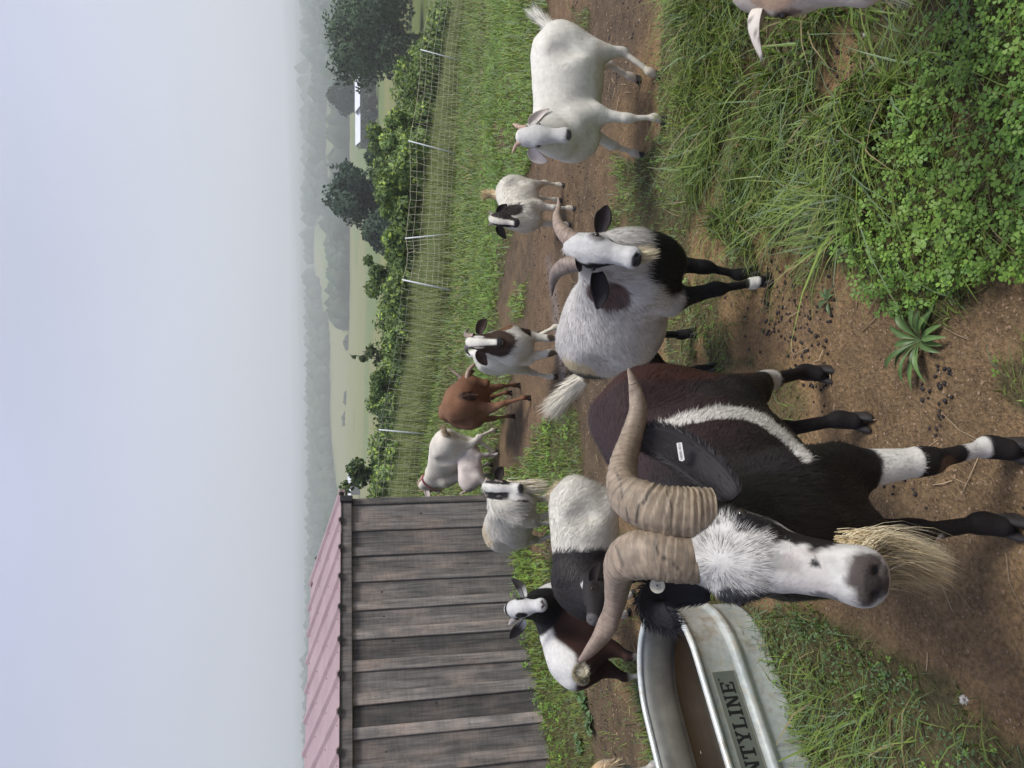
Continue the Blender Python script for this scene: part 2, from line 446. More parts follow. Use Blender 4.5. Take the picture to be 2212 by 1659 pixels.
def bevel_box(mb, c, size, R, bv=.004):
    """box with chamfered long edges; profile in local x/y, length in z"""
    hx, hy, hz_ = np.asarray(size) / 2
    pr = [(-hx + bv, -hy), (hx - bv, -hy), (hx, -hy + bv), (hx, hy - bv), (hx - bv, hy), (-hx + bv, hy), (-hx, hy - bv), (-hx, -hy + bv)]
    v = np.array([(x, y, z) for z in (-hz_, hz_) for x, y in pr]) @ R.T + c
    n = mb.n; mb.v.append(v); mb.c.append(np.ones((16, 3))); mb.n += 16
    mb.f4 += [(n + i, n + (i + 1) % 8, n + 8 + (i + 1) % 8, n + 8 + i) for i in range(8)]
    mb.f3 += [(n, n + i + 1, n + i) for i in range(1, 7)] + [(n + 8, n + 8 + i, n + 8 + i + 1) for i in range(1, 7)]
def tilt_R(R, a):
    ca, sa = math.cos(a), math.sin(a); return R @ np.array([[ca, 0, sa], [0, 1, 0], [-sa, 0, ca]])
WLEN = 4.0; x = .02; k = 0; rs = np.random.default_rng(3)
while x < WLEN:
    bw = rs.uniform(.250, .288)
    zb = float(gz(*(Cn + WD * (x + .1))[:2])) - Cn[2]
    m = MB(); bot = zb + rs.uniform(-.05, .0); hgt = WH - bot
    bevel_box(m, S2(x + bw / 2, .0125, bot + hgt / 2), (bw - .006, .025, hgt), tilt_R(RW, rs.normal(0, .004))); m.build("board", m_wood, shed)
    bt = rs.uniform(.082, .100); m = MB(); bot = zb + rs.uniform(-.06, -.01); hgt = WH - bot
    bevel_box(m, S2(x + bw, .036, bot + hgt / 2), (bt, .020, hgt), tilt_R(RW, rs.normal(0, .007))); bo_ = m.build("batten", m_bat, shed)
    m = MB()
    for zz in (.12, .62, 1.30):
        p = S2(x + bw + rs.normal(0, .004), .046, bot + zz); m.tube([p, p - WN * .0015], [.0045, .0035], 6)
    nl = m.build("nails", m_nail, bo_); nl["kind"] = "stuff"
    if rs.random() < .75:
        m = MB(); zz = rs.uniform(.5, 1.3); kr = rs.uniform(.010, .018); kp = S2(x + bw * rs.uniform(.25, .75), .0262, zz)
        a = np.arange(10) * math.pi / 5; v = np.array([kp + WD * math.cos(t) * kr * .7 + ZZ * math.sin(t) * kr * rs.uniform(.8, 1.2) for t in a] + [kp - WN * .002]); m.add(v, [(i, (i + 1) % 10, 10) for i in range(10)]); m.build("knot", m_knot, shed)
    x += bw; k += 1
# corner trim, end wall and frame
m = MB(); bevel_box(m, S2(-.006, .018, .71), (.07, .056, 1.50), tilt_R(RW, -.001)); m.build("corner_trim", m_wood, shed)
RE = np.stack([WN, WD * -1, ZZ], 1)
for j in range(7):
    m = MB(); bevel_box(m, Cn + WN * (.12 + j * .215) + WD * .012 + ZZ * (.75 + .03 * j) - so, (.208, .022, 1.42 + .07 * j), np.stack([WN, WD, ZZ], 1)); m.build("board", m_wood, shed)
# fascia under the roof edge
fz = WH + .028; m = MB(); bevel_box(m, S2(WLEN / 2 - .03, .048, fz), (.092, .045, WLEN + .06), np.stack([ZZ, -WN, WD], 1)); m.build("fascia", m_wood, shed)
m = MB(); bevel_box(m, S2(-.005, .062, fz + .002), (.115, .075, .055), np.stack([ZZ, -WN, WD], 1)); m.build("fascia_end_cap", m_black, shed)
# ribbed sheets: one pan per sheet, each rib a part
rise, run = .315, 1.52; RD = nrm0 = np.array(WN * run + ZZ * rise); RL = np.linalg.norm(RD); RD = RD / RL; RU = np.cross(RD, WD) * -1
if RU[2] < 0: RU = -RU
r0 = S2(0, .085, WH + .083)
RP = .287; nrib = int(WLEN / RP) + 1
m = MB(); bevel_box(m, r0 + WD * (WLEN / 2 - .05) + RD * RL / 2 - RU * .004, (.006, RL, WLEN + .1), np.stack([RU, RD, WD], 1), .001); m.build("roof_sheet", m_roof, shed)
for j in range(nrib):
    c_ = r0 + WD * (-.06 + j * RP); m = MB()
    pr = [(-.040, 0), (-.017, .022), (.017, .022), (.040, 0)]
    v = np.array([c_ + WD * a + RU * (u - .0005) + RD * t for t in (-.012, RL + .01) for a, u in pr])
    m.add(v, [(0, 1, 5, 4), (1, 2, 6, 5), (2, 3, 7, 6), (0, 3, 2, 1), (4, 5, 6, 7)]); m.build("roof_rib", m_roof, shed)
    m = MB(); v = np.array([c_ + WD * a * .92 + RU * (u * .92 - .004) + RD * t for t in (-.003, .03) for a, u in [(-.030, -.01), (-.03, .0), (-.014, .018), (.014, .018), (.030, 0), (.03, -.01)]]) - RD * .010
    m.add(v, [(0, 1, 4, 5), (1, 2, 3, 4), (6, 11, 10, 7), (0, 6, 7, 1), (1, 7, 8, 2), (2, 8, 9, 3), (3, 9, 10, 4), (4, 10, 11, 5)]); m.build("closure_plug", m_black, shed)
    if j == 0: sc_ = MB()
    for t in (.06, .52, 1.0, 1.44):
        p = c_ + WD * .075 + RD * t; sc_.tube([p, p + RU * .005], [.006, .005], 6)
scw = sc_.build("roof_screws", m_screw, shed); scw["kind"] = "stuff"
# rake trim on the right edge and the hidden rear of the shelter
m = MB(); bevel_box(m, r0 - WD * .10 + RD * RL / 2 - RU * .015, (.05, .03, RL + .02), np.stack([RU, WD, RD], 1), .003); m.build("rake_trim", m_roof, shed)
m = MB(); bevel_box(m, Cn + WD * WLEN / 2 + WN * run + ZZ * .9 - so, (WLEN, .025, 1.8), np.stack([WD, WN, ZZ], 1)); m.build("rear_wall", m_wood, shed)
m = MB(); bevel_box(m, Cn + WD * WLEN + WN * (run / 2) + ZZ * .75 - so, (run - .06, .025, 1.5), np.stack([WN, WD, ZZ], 1)); m.build("side_wall", m_wood, shed)
# ------------------------------------------------------------------ galvanised oval stock tank
tu = np.array([-.750, -.661, 0]); tu /= np.linalg.norm(tu); tn = np.array([-tu[1], tu[0], 0]);
if tn @ np.array([.66, -.75, 0]) < 0: tn = -tn
tctr = np.array([-1.385, 2.55, 0]); tctr[2] = float(gnear(*tctr[:2])[0]) - .006
tank = empty("stock_tank", tctr, "oval galvanised metal stock tank with brown water and dark green label", "water trough")
m_galv, nt, b = mat_new("galvanised steel")
n = noise_out(nt, 9, 5, .6); vor = N(nt, "ShaderNodeTexVoronoi", Scale=55.0); tcv = N(nt, "ShaderNodeTexCoord"); nt.links.new(tcv.outputs['Object'], vor.inputs['Vector'])
c = ramp(nt, n, [(.28, (.36, .40, .39)), (.5, (.50, .54, .52)), (.75, (.62, .65, .62))])
c = mix_col(nt, .35, c, ramp(nt, vor.outputs['Distance'], [(0, (.72, .74, .76)), (.7, (1.15, 1.15, 1.15))]), 'MULTIPLY')
st = noise_out(nt, 26, 5, .7); c = mix_col(nt, ramp(nt, st, [(.50, (0, 0, 0)), (.66, (.8, .8, .8))]), c, (.50, .46, .36)); mud = noise_out(nt, 7, 6, .75); c = mix_col(nt, ramp(nt, mud, [(.56, (0, 0, 0)), (.70, (.75, .75, .75))]), c, (.30, .25, .18))
nt.links.new(c, b.inputs['Base Color']); b.inputs['Metallic'].default_value = .30; b.inputs['Roughness'].default_value = .40; bump(nt, b, n, .35, .010)
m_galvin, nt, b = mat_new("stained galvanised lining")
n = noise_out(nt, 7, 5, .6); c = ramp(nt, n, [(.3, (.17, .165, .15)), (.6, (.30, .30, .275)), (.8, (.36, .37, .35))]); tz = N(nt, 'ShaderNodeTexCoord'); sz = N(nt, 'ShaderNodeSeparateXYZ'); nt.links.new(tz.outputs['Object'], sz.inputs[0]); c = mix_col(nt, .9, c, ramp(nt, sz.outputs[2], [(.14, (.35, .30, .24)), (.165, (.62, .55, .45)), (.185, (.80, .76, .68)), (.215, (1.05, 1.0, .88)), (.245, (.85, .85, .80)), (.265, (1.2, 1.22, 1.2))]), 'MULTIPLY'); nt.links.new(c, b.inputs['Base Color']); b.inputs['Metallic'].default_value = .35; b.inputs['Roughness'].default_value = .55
HLS, RAD, HT_ = .30, .305, .305
def outline(off, n=96):
    """stadium outline: straight sides 2*HLS, round ends"""
    r = RAD + off; per = 4 * HLS + 2 * math.pi * r; out = []
    for s in np.linspace(0, per, n, endpoint=False):
        if s < 2 * HLS: out.append((-HLS + s, r))
        elif s < 2 * HLS + math.pi * r: a = math.pi / 2 - (s - 2 * HLS) / r; out.append((HLS + r * math.cos(a), r * math.sin(a)))
        elif s < 4 * HLS + math.pi * r: out.append((HLS - (s - 2 * HLS - math.pi * r), -r))
        else: a = -math.pi / 2 - (s - 4 * HLS - math.pi * r) / r; out.append((-HLS + r * math.cos(a), r * math.sin(a)))
    return np.array(out)
def shell(prof, name, mat, flip=False, n=112):
    V = []
    for off, z in prof:
        o = outline(off, n); V.append(o[:, :1] * tu + o[:, 1:] * tn + np.array([0, 0, z]))
    V = np.concatenate(V); idx = np.arange(len(prof) * n).reshape(len(prof), n)
    q = np.stack([idx[:-1], np.roll(idx, -1, 1)[:-1], np.roll(idx, -1, 1)[1:], idx[1:]], -1).reshape(-1, 4)
    if flip: q = q[:, ::-1]
    return mesh_np(name, V, [q], mat, tank)
prof = [(-.012, 0), (-.004, .004), (-.006, .012), (-.006, .10), (-.004, .108), (.007, .120), (.011, .132), (.007, .144), (-.003, .154), (-.003, .162), (-.002, .255), (.002, .262), (.004, .275)]
shell(prof, "wall", m_galv, flip=True)
inn = [(.000, .285), (-.006, .272), (-.008, .255), (-.008, .162), (-.004, .152), (.001, .132), (-.004, .112), (-.012, .10), (-.014, .012), (-.05, .008)]
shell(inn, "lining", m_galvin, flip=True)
a = np.linspace(0, 2 * math.pi, 13); shell([(.003 + .0125 * math.cos(t), .290 + .0125 * math.sin(t)) for t in a], "rim", m_galv, flip=True)
o = outline(-.045, 112); V = np.vstack([o[:, :1] * tu + o[:, 1:] * tn + np.array([0, 0, .009]), [0, 0, .009]])
mesh_np("floor", V, [np.array([[i, (i + 1) % 112, 112] for i in range(112)])[:, ::-1]], m_galvin, tank)
m_water, nt, b = mat_new("murky brown water")
n = noise_out(nt, 5, 4); nt.links.new(ramp(nt, n, [(.3, (.012, .0075, .0035)), (.7, (.022, .013, .006))]), b.inputs['Base Color'])
b.inputs['Roughness'].default_value = .06; b.inputs['Specular IOR Level'].default_value = .4; bump(nt, b, noise_out(nt, 14, 2), .03, .004)
o = outline(-.0135, 112); V = np.vstack([o[:, :1] * tu + o[:, 1:] * tn + np.array([0, 0, .142]), [0, 0, .142]])
mesh_np("water", V, [np.array([[(i + 1) % 112, i, 112] for i in range(112)])[:, ::1]], m_water, tank)
fl_ = MB(); rs = np.random.default_rng(9)
for _ in range(26):
    p = tu * rs.uniform(-.5, .5) + tn * rs.uniform(-.24, .24) + np.array([0, 0, .1428]); a0 = rs.uniform(0, 6); L_ = rs.uniform(.003, .009); d_ = np.array([math.cos(a0), math.sin(a0), 0]); e_ = np.array([-d_[1], d_[0], 0])
    fl_.add([p - d_ * L_, p + e_ * .0014, p + d_ * L_, p - e_ * .0014, p + np.array([0, 0, .0012])], [(0, 3, 4), (3, 2, 4), (2, 1, 4), (1, 0, 4)])
fo = fl_.build("floating_debris", simple("chaff", (.6, .56, .47), .7, bumps=0), tank); fo["kind"] = "stuff"
# printed label on the near long side, slightly proud of the wall
m_lab, nt, b = mat_new("dark green label")
n = noise_out(nt, 6, 4); nt.links.new(ramp(nt, n, [(.3, (.085, .105, .085)), (.7, (.13, .145, .12))]), b.inputs['Base Color']); b.inputs['Roughness'].default_value = .5
m_letter = simple("black print", (.010, .010, .011), .5, bumps=0, var=.2)
m_edge = simple("label border", (.30, .28, .22), .6, bumps=0, var=.25)
ln = RAD - .0015 ; lz0, lz1, lx = .166, .252, .245
def LP(x, z, e=0.0): return tu * x * -1 + tn * (ln + e) + np.array([0, 0, z])
def slab(mb, quad, e0, e1):
    v = np.array([LP(x, z, e) for e in (e0, e1) for x, z in quad]); k = len(quad); n = mb.n
    mb.v.append(v); mb.c.append(np.ones((len(v), 3))); mb.n += len(v); mb.f4 += [(n + i, n + (i + 1) % k, n + k + (i + 1) % k, n + k + i) for i in range(k)]; mb.f4 += [(n + k, n + k + 1, n + k + 2, n + k + 3), (n + 3, n + 2, n + 1, n)]
# LP x runs to the right for someone facing the label
m = MB(); slab(m, [(-lx, lz0), (lx, lz0), (lx, lz1), (-lx, lz1)], -.002, .0012); lab = m.build("label", m_lab, tank)
m = MB()
for q in ([(-lx, lz0), (lx, lz0), (lx, lz0 + .002), (-lx, lz0 + .002)], [(-lx, lz1 - .002), (lx, lz1 - .002), (lx, lz1), (-lx, lz1)], [(lx - .002, lz0 + .002), (lx, lz0 + .002), (lx, lz1 - .002), (lx - .002, lz1 - .002)], [(-lx, lz0 + .002), (-lx + .002, lz0 + .002), (-lx + .002, lz1 - .002), (-lx, lz1 - .002)]): slab(m, q, .0012, .0016)
m.build("border", m_edge, lab)
# slab-serif capitals, each built from straight strokes in a 1 x 1.25 cell
def stroke(a, c, w): 
    a, c = np.array(a, float), np.array(c, float); d = (c - a) / np.linalg.norm(c - a); p = np.array([-d[1], d[0]]) * w / 2
    return [tuple(a - p), tuple(c - p), tuple(c + p), tuple(a + p)]
T = .24; sf = .10
def R4(x0, y0, x1, y1): return [(x0, y0), (x1, y0), (x1, y1), (x0, y1)]
GL = {
 'E': [R4(.12, sf, .36, 1.15), R4(0, 0, .95, .14), R4(0, 1.11, .95, 1.25), R4(.36, .54, .72, .68), R4(.80, .14, .95, .36), R4(.80, .90, .95, 1.11), R4(.62, .42, .74, .82)],
 'N': [R4(.10, .14, .28, 1.11), R4(.74, 0, .92, 1.11), R4(0, 0, .40, .14), R4(.62, 1.11, 1.02, 1.25), R4(0, 1.11, .34, 1.25), [(.10, 1.2), (.36, 1.2), (.92, .03), (.66, .03)]],
 'I': [R4(.13, .14, .39, 1.11), R4(0, 0, .52, .14), R4(0, 1.11, .52, 1.25)],
 'L': [R4(.12, .14, .36, 1.11), R4(0, 0, .92, .14), R4(0, 1.11, .48, 1.25), R4(.76, .14, .92, .44)],
 'Y': [R4(.38, .14, .64, .62), R4(.22, 0, .80, .14), [(.10, 1.12), (.34, 1.12), (.62, .56), (.42, .56)], [(.72, 1.12), (.93, 1.12), (.62, .56), (.42, .56)], R4(0, 1.11, .44, 1.25), R4(.60, 1.11, 1.02, 1.25)],
 'T': [R4(.38, .14, .62, 1.11), R4(.20, 0, .80, .14), R4(0, 1.08, 1.0, 1.25), R4(0, .82, .15, 1.08), R4(.85, .82, 1.0, 1.08)],
 'U': [R4(.12, .22, .34, 1.11), R4(.70, .22, .88, 1.11), R4(0, 1.11, .44, 1.25), R4(.60, 1.11, 1.0, 1.25), [(.12, .24), (.34, .24), (.46, .0), (.30, .0)], [(.88, .24), (.70, .24), (.56, 0), (.72, .0)], R4(.40, 0, .60, .14)],
 'O': [R4(.02, .3, .26, .95), R4(.74, .3, .98, .95), R4(.30, 0, .70, .15), R4(.30, 1.10, .70, 1.25), [(.02, .3), (.26, .3), (.42, .0), (.28, .0)], [(.98, .3), (.74, .3), (.58, 0), (.72, 0)], [(.02, .95), (.26, .95), (.42, 1.25), (.28, 1.25)], [(.98, .95), (.74, .95), (.58, 1.25), (.72, 1.25)]],
 'C': [R4(.02, .3, .26, .95), R4(.30, 0, .74, .15), R4(.30, 1.10, .74, 1.25), [(.02, .3), (.26, .3), (.42, .0), (.28, .0)], [(.02, .95), (.26, .95), (.42, 1.25), (.28, 1.25)], R4(.74, .85, .92, 1.25), R4(.74, .02, .92, .36)],
}
WDT = {'E': 1.0, 'N': 1.06, 'I': .56, 'L': .96, 'Y': 1.04, 'T': 1.04, 'U': 1.04, 'O': 1.04, 'C': 1.0}
word = "COUNTYLINE"; gap = .10; tot = sum(WDT[ch] for ch in word) + gap * (len(word) - 1); sc = (2 * lx - .055) / tot; xx = -lx + .018; zb = lz0 + (lz1 - lz0) / 2 - .625 * sc * .98
for ch in word:
    m = MB()
    for j, q in enumerate(GL[ch]): slab(m, [(xx + px_ * sc, zb + pz_ * sc) for px_, pz_ in q], .0012, .0019 + .00008 * j)
    m.build("letter", m_letter, lab); xx += (WDT[ch] + gap) * sc
m = MB(); a = np.linspace(0, 2 * math.pi, 16, endpoint=False); rp = (xx + .004, zb + 1.2 * sc)
for k in range(16):
    a0, a1 = a[k], a[(k + 1) % 16]; slab(m, [(rp[0] + r * math.cos(t), rp[1] + r * math.sin(t)) for r, t in ((.0045, a0), (.0045, a1), (.0032, a1), (.0032, a0))], .0012, .0018)
slab(m, [(rp[0] - .0012, rp[1] - .002), (rp[0] - .0004, rp[1] - .002), (rp[0] - .0004, rp[1] + .002), (rp[0] - .0012, rp[1] + .002)], .0012, .0018); slab(m, [(rp[0] - .0004, rp[1]), (rp[0] + .0014, rp[1]), (rp[0] + .0014, rp[1] + .002), (rp[0] - .0004, rp[1] + .002)], .0012, .00186)
m.build("registered_mark", m_letter, lab)
# ------------------------------------------------------------------ electric netting with white posts
m_post = simple("white fibreglass post", (.70, .72, .74), .45, var=.05, scale=8, bumps=0)
m_net = simple("white polywire", (.50, .47, .36), .6, var=.15, scale=60, bumps=0)
m_spike = simple("steel spike", (.2, .2, .2), .5, metal=.6, bumps=0)
fence = empty("netting_fence", (2.8, 14.2, float(gz(2.8, 14.2))), "white electric netting fence on leaning white posts across the pasture", "fence")
fo_ = np.array(fence.location)
# foot pixel, head pixel, depth, as read from the picture
FP = [((993, -210), (905, -235), 19.8), ((1000, 132), (908, 107), 17.3), ((985, 333), (882, 304), 15.4), ((982, 505), (875, 515), 14.4), ((990, 628), (868, 604), 13.1), ((925, 938), (818, 928), 14.9), ((905, 1230), (800, 1235), 15.2), ((900, 1560), (795, 1560), 15.6)]
ends = []
for fpx, hpx, Y in FP:
    a = at_y(*fpx, Y); c = at_y(*hpx, Y); g = float(gz(a[0], a[1])); a = np.array([a[0], a[1], g]); L_ = np.linalg.norm(c - a); c = a + nrm(c - a) * min(max(L_, .85), 1.10); ends.append((a, c))
for k, (a, c) in enumerate(ends):
    m = MB(); mid = (a + c) / 2; m.tube(np.array([a - [0, 0, .02], mid, c]) - fo_, [.014, .014, .012], 8); po = m.build("post", m_post, fence, smooth=True)
    m = MB(); m.tube(np.array([a - [0, 0, .15], a + [0, 0, .03]]) - fo_, .006, 6); m.build("spike", m_spike, po)
rs = np.random.default_rng(4)
for k in range(len(ends) - 1):
    (a0, c0), (a1, c1) = ends[k], ends[k + 1]; m = MB(); span = np.linalg.norm(a1 - a0)
    nh = 9; nv = int(span / .155); hs = np.r_[.015, .11, .21, .31, .42, .55, .70, .85, .985]
    def P_(t, h):
        p = (a0 * (1 - t) + a1 * t) * (1 - h) + (c0 * (1 - t) + c1 * t) * h; sag = .055 * math.sin(math.pi * t) * (1 if h > .02 else 0); p = p - np.array([0, 0, sag * h])
        g = float(gz(p[0], p[1])); p[2] = max(p[2], g + .01); return p - fo_
    for h in hs:
        pts = np.array([P_(t, h) for t in np.linspace(0, 1, nv + 1)]); pts[1:-1] += rs.normal(0, .004, pts[1:-1].shape); m.tube(pts, .0038 if h > .9 else .0028, 3, cap=False)
    for j in range(1, nv):
        t = j / nv; pts = np.array([P_(t + rs.normal(0, .004 / span), h) for h in hs]); pts += rs.normal(0, .008, pts.shape); m.tube(pts, .0041, 3, cap=False)
    m.build("netting", m_net, fence)
# ------------------------------------------------------------------ trees and shrubs
m_leaf = col_mat("foliage", rough=.6, transl=.25, spec=.22)
m_bark = simple("bark", (.085, .068, .052), .9, var=.4, scale=14, bumps=.5)
def leaf_cloud(name, parent, P, Nn, size, C, aspect=1.7):
    """P centres, Nn facing, size length; each leaf clump is a bent 4-sided blade"""
    n = len(P); size = np.broadcast_to(size, (n,))[:, None]; r = rng.normal(0, 1, (n, 3)); T = nrm_rows(np.cross(Nn, r)); B = np.cross(Nn, T)
    V = np.stack([P - T * size * .5, P + B * size / aspect * .5 - Nn * size * .06, P + T * size * .5 - Nn * size * .15, P - B * size / aspect * .5 - Nn * size * .06], 1).reshape(-1, 3)
    i = np.arange(n)[:, None] * 4; F = np.concatenate([i + np.array([0, 1, 2]), i + np.array([0, 2, 3])])
    return V, F, np.repeat(C, 4, 0)
def make_tree(name, label, cat, x, y, h, w, n=4000, leaf=.3, col=(.05, .085, .03), var=.35, trunk=.14, lobes=9, shape="round", group=None, base=None, seed=0, yellow=.0, bare=.2, nsm=.75):
    g = np.random.default_rng(seed + 100); z0 = float(gz(x, y)) if base is None else base
    root = empty(name, (x, y, z0), label, cat, group)
    tr = max(.03, h * .022); top = h * .8; m = MB()
    pts = [[0, 0, -.2], [g.normal(0, .02) * h, g.normal(0, .02) * h, top * .4], [g.normal(0, .03) * h, g.normal(0, .03) * h, top]]
    m.tube(spline(np.c_[pts, [tr * 1.3, tr, tr * .25]], 8)[:, :3], np.linspace(tr * 1.4, tr * .25, 8), 7); m.build("trunk", m_bark, root, smooth=True)
    L = []
    for k in range(lobes):
        a = k * 2.399 + g.uniform(0, .6); f = (k + .5) / lobes
        if shape == "round": rr = w * .30 * math.sqrt(f) ; zc = h * (trunk + (1 - trunk) * g.uniform(.25, .78)); R = w * g.uniform(.20, .29)
        elif shape == "cone": zc = h * (trunk + (1 - trunk) * (.12 + .78 * f)); rr = w * .30 * (1 - f) ** .8 * g.uniform(.5, 1); R = w * (.27 * (1 - f) + .09)
        elif shape == "bush": rr = w * .34 * math.sqrt(f); zc = h * g.uniform(.3, .62); R = min(w * .25, h * .42) * g.uniform(.8, 1.15)
        else: rr = w * .32 * g.uniform(.2, 1); zc = h * g.uniform(.25, .92); R = w * g.uniform(.10, .2)
        L.append((np.array([math.cos(a) * rr, math.sin(a) * rr, zc]), R))
    if shape == "round": L.append((np.array([0, 0, h * .78]), w * .26))
    bm_ = MB()
    for c, R in L[:7]:
        s0 = np.array([0, 0, max(h * .12, c[2] * .45)]); mid = s0 * .5 + c * .5 + np.array([0, 0, .06 * h]) * g.normal(0, .4); bm_.tube(np.array([s0, mid, c]), [tr * .5, tr * .32, tr * .1], 5)
    bo = bm_.build("limbs", m_bark, root, smooth=True)
    tot = sum(R * R for _, R in L); Ps, Ns = [], []
    for c, R in L:
        k = int(n * R * R / tot); d = nrm_rows(g.normal(0, 1, (k, 3))); rad = R * (1 - .55 * g.random(k) ** 2.2)[:, None]
        bump_ = 1 + .38 * (fbm(d * 2.6 + c * 1.7 + seed, 3) - .5)[:, None] * 2; p = c + d * rad * bump_ * np.array([1, 1, .86])
        keep = vnoise(p * (3.2 / max(w * .3, .4)) + seed) > bare; Ps.append(p[keep]); Ns.append(d[keep])
    P = np.concatenate(Ps); D = np.concatenate(Ns); P[:, 2] = np.maximum(P[:, 2], .05 * h)
    Nn = nrm_rows(D * .8 + g.normal(0, .7, D.shape) + np.array([0, 0, .35]))
    k = g.random((len(P), 1)); cl = vnoise(P * (2.2 / max(w * .25, .3)) + 5)[:, None]; c = np.asarray(col) * (1 + var * (k - .5) * 1.3 + var * (cl - .5) * 1.6)
    if yellow: ym = (g.random((len(P), 1)) < yellow); c = np.where(ym, c * np.array([1.9, 1.7, .9]), c)
    V, F, C = leaf_cloud("crown", root, P, Nn, leaf * g.uniform(.6, 1.3, len(P)), np.clip(c, .005, .6))
    Nv = np.repeat(nrm_rows(D * nsm + Nn * (1 - nsm) + np.array([0, 0, .25])), 4, 0)
    mesh_np("crown", V, [F], m_leaf, root, col=C, normals=Nv); return root
def tree_px(name, label, cat, ylat, vtop, wpx, Y, **kw):
    p = at_y(vtop, ylat, Y); zc = (p - C0) @ FWD; z0 = kw.pop("zbase", None); z0 = float(gz(p[0], Y)) if z0 is None else z0
    return make_tree(name, label, cat, p[0], Y, p[2] - z0, wpx / FPX * zc, base=z0, **kw)
DG = (.050, .090, .040)
tree_px("oak_tree", "large dark rounded tree below the pasture at the right end of the fence", "tree", 62, 716, 250, 72, n=17000, leaf=.38, col=DG, lobes=18, trunk=.02, seed=1, var=.75, nsm=.55)
tree_px("oak_tree", "dark rounded tree showing behind the largest tree at the right edge", "tree", -60, 735, 190, 92, n=6000, leaf=.5, col=DG, lobes=9, trunk=.05, seed=2)
tree_px("dark_tree", "dark lobed tree rising in the middle beyond the fence", "tree", 425, 698, 195, 70, n=14000, leaf=.36, col=(.036, .070, .042), lobes=26, shape="spread", trunk=.03, seed=3, bare=.33, var=.7, nsm=.55)
tree_px("dark_tree", "low dark tree joined to the foot of the lobed tree beyond the fence", "tree", 500, 775, 110, 66, n=4800, leaf=.36, col=(.038, .072, .04), lobes=8, seed=4)
tree_px("dark_tree", "small dark tree left of the big rounded tree, half behind shrubs", "tree", 335, 778, 90, 60, n=4000, leaf=.33, col=(.04, .075, .035), lobes=7, seed=41)
tree_px("round_tree", "far dome-shaped dark tree behind the white roofs", "tree", 203, 702, 84, 230, n=4200, leaf=1.3, col=(.022, .038, .026), lobes=12, trunk=.02, seed=5, bare=.1)
tree_px("round_tree", "far dark tree right of the dome-shaped tree", "tree", 135, 740, 90, 240, n=1800, leaf=1.4, col=(.03, .05, .032), lobes=9, trunk=.02, seed=6)
tree_px("sapling", "bright feathery young tree beyond the second fence bay", "tree", 592, 768, 105, 26, n=1800, leaf=.17, col=(.075, .125, .038), lobes=13, shape="spread", trunk=.05, seed=7, bare=.35, yellow=.2)
tree_px("sapling", "thin pale green young tree standing before the valley meadow", "tree", 770, 748, 62, 30, n=700, leaf=.19, col=(.085, .125, .045), lobes=9, shape="spread", trunk=.05, seed=8, bare=.42, yellow=.2)
tree_px("sapling", "bright leafy young tree right beside the shed roof corner", "tree", 1025, 735, 110, 24, n=2400, leaf=.15, col=(.075, .12, .045), lobes=15, shape="spread", trunk=.03, seed=9, bare=.3, yellow=.2)
tree_px("sapling", "leafy treetop showing above the pink shed roof", "tree", 1196, 672, 110, 15.0, n=3000, leaf=.075, col=(.05, .085, .038), lobes=15, shape="spread", trunk=.3, seed=10, bare=.3, yellow=.12)
rs = np.random.default_rng(21)
SH = [(150, 850, 150, 26), (225, 838, 150, 27), (310, 822, 150, 25), (385, 815, 150, 26), (455, 815, 150, 25), (575, 825, 130, 23.5), (610, 806, 110, 28), (670, 800, 120, 27), (790, 806, 120, 27), (860, 803, 110, 28), (930, 806, 120, 27), (985, 790, 110, 25), (265, 838, 120, 21), (190, 862, 110, 22.5), (345, 822, 130, 20.5), (420, 826, 120, 20), (480, 832, 100, 19.5), (120, 880, 90, 25), (540, 838, 90, 20), (640, 815, 110, 23), (700, 806, 120, 24), (830, 812, 90, 24), (745, 826, 90, 21.5), (890, 830, 80, 23), (960, 815, 90, 22), (1050, 800, 110, 21), (1000, 830, 70, 18.5), (300, 800, 80, 30), (60, 905, 100, 24)]
SL = ["tall shrub behind the gap between the two rightmost posts", "bushy shrub rising behind the dome tree's near slope", "wide leafy shrub left of the second leaning post, second row", "wide leafy shrub, second row, under the right edge of the lobed dark tree", "wide leafy shrub, second row, under the lobed dark tree", "leafy shrub right of the bright feathery young tree", "leafy shrub under the bright feathery young tree", "leafy shrub left of the bright feathery young tree, second row", "leafy shrub left of the thin pale young tree, second row", "low leafy shrub before the middle of the valley meadow", "low leafy shrub behind the left post, second row", "leafy shrub right of the young tree by the shed", "leafy shrub, right of the second leaning post", "leafy shrub below the largest tree", "yellow-green shrub mass left of the second leaning post", "yellow-green shrub mass under the lobed dark tree", "shrub left of the lobed dark tree, behind the thin post", "low shrub behind the rightmost post", "shrub right behind the green thin post", "shrub behind the post nearest the camera", "shrub under the thin pale young tree", "low shrub on the meadow edge behind the netting", "dark low shrub left of the nearest post", "small shrub behind the netting near the left post", "shrub behind the left post", "shrub beside the shed wall beyond the collared goat", "low shrub close to the netting by the shed", "tall shrub left of the dome tree, farther down", "low shrub at the right edge behind the netting"]
for k, (yl, vt, wp, Y) in enumerate(SH):
    bright = rs.uniform(.8, 1.25); base = np.array([.130, .195, .066]) if k not in (10,) else np.array([.04, .07, .03])
    tree_px("shrub", SL[k], "shrub", yl, vt - 12, wp * 1.12, Y, n=3000, leaf=.125, col=tuple(base * bright), lobes=11, shape="bush" if k % 3 else "spread", trunk=.0, seed=200 + k, bare=.27, yellow=.22, var=.55, nsm=.55, group="shrubs behind the netting")
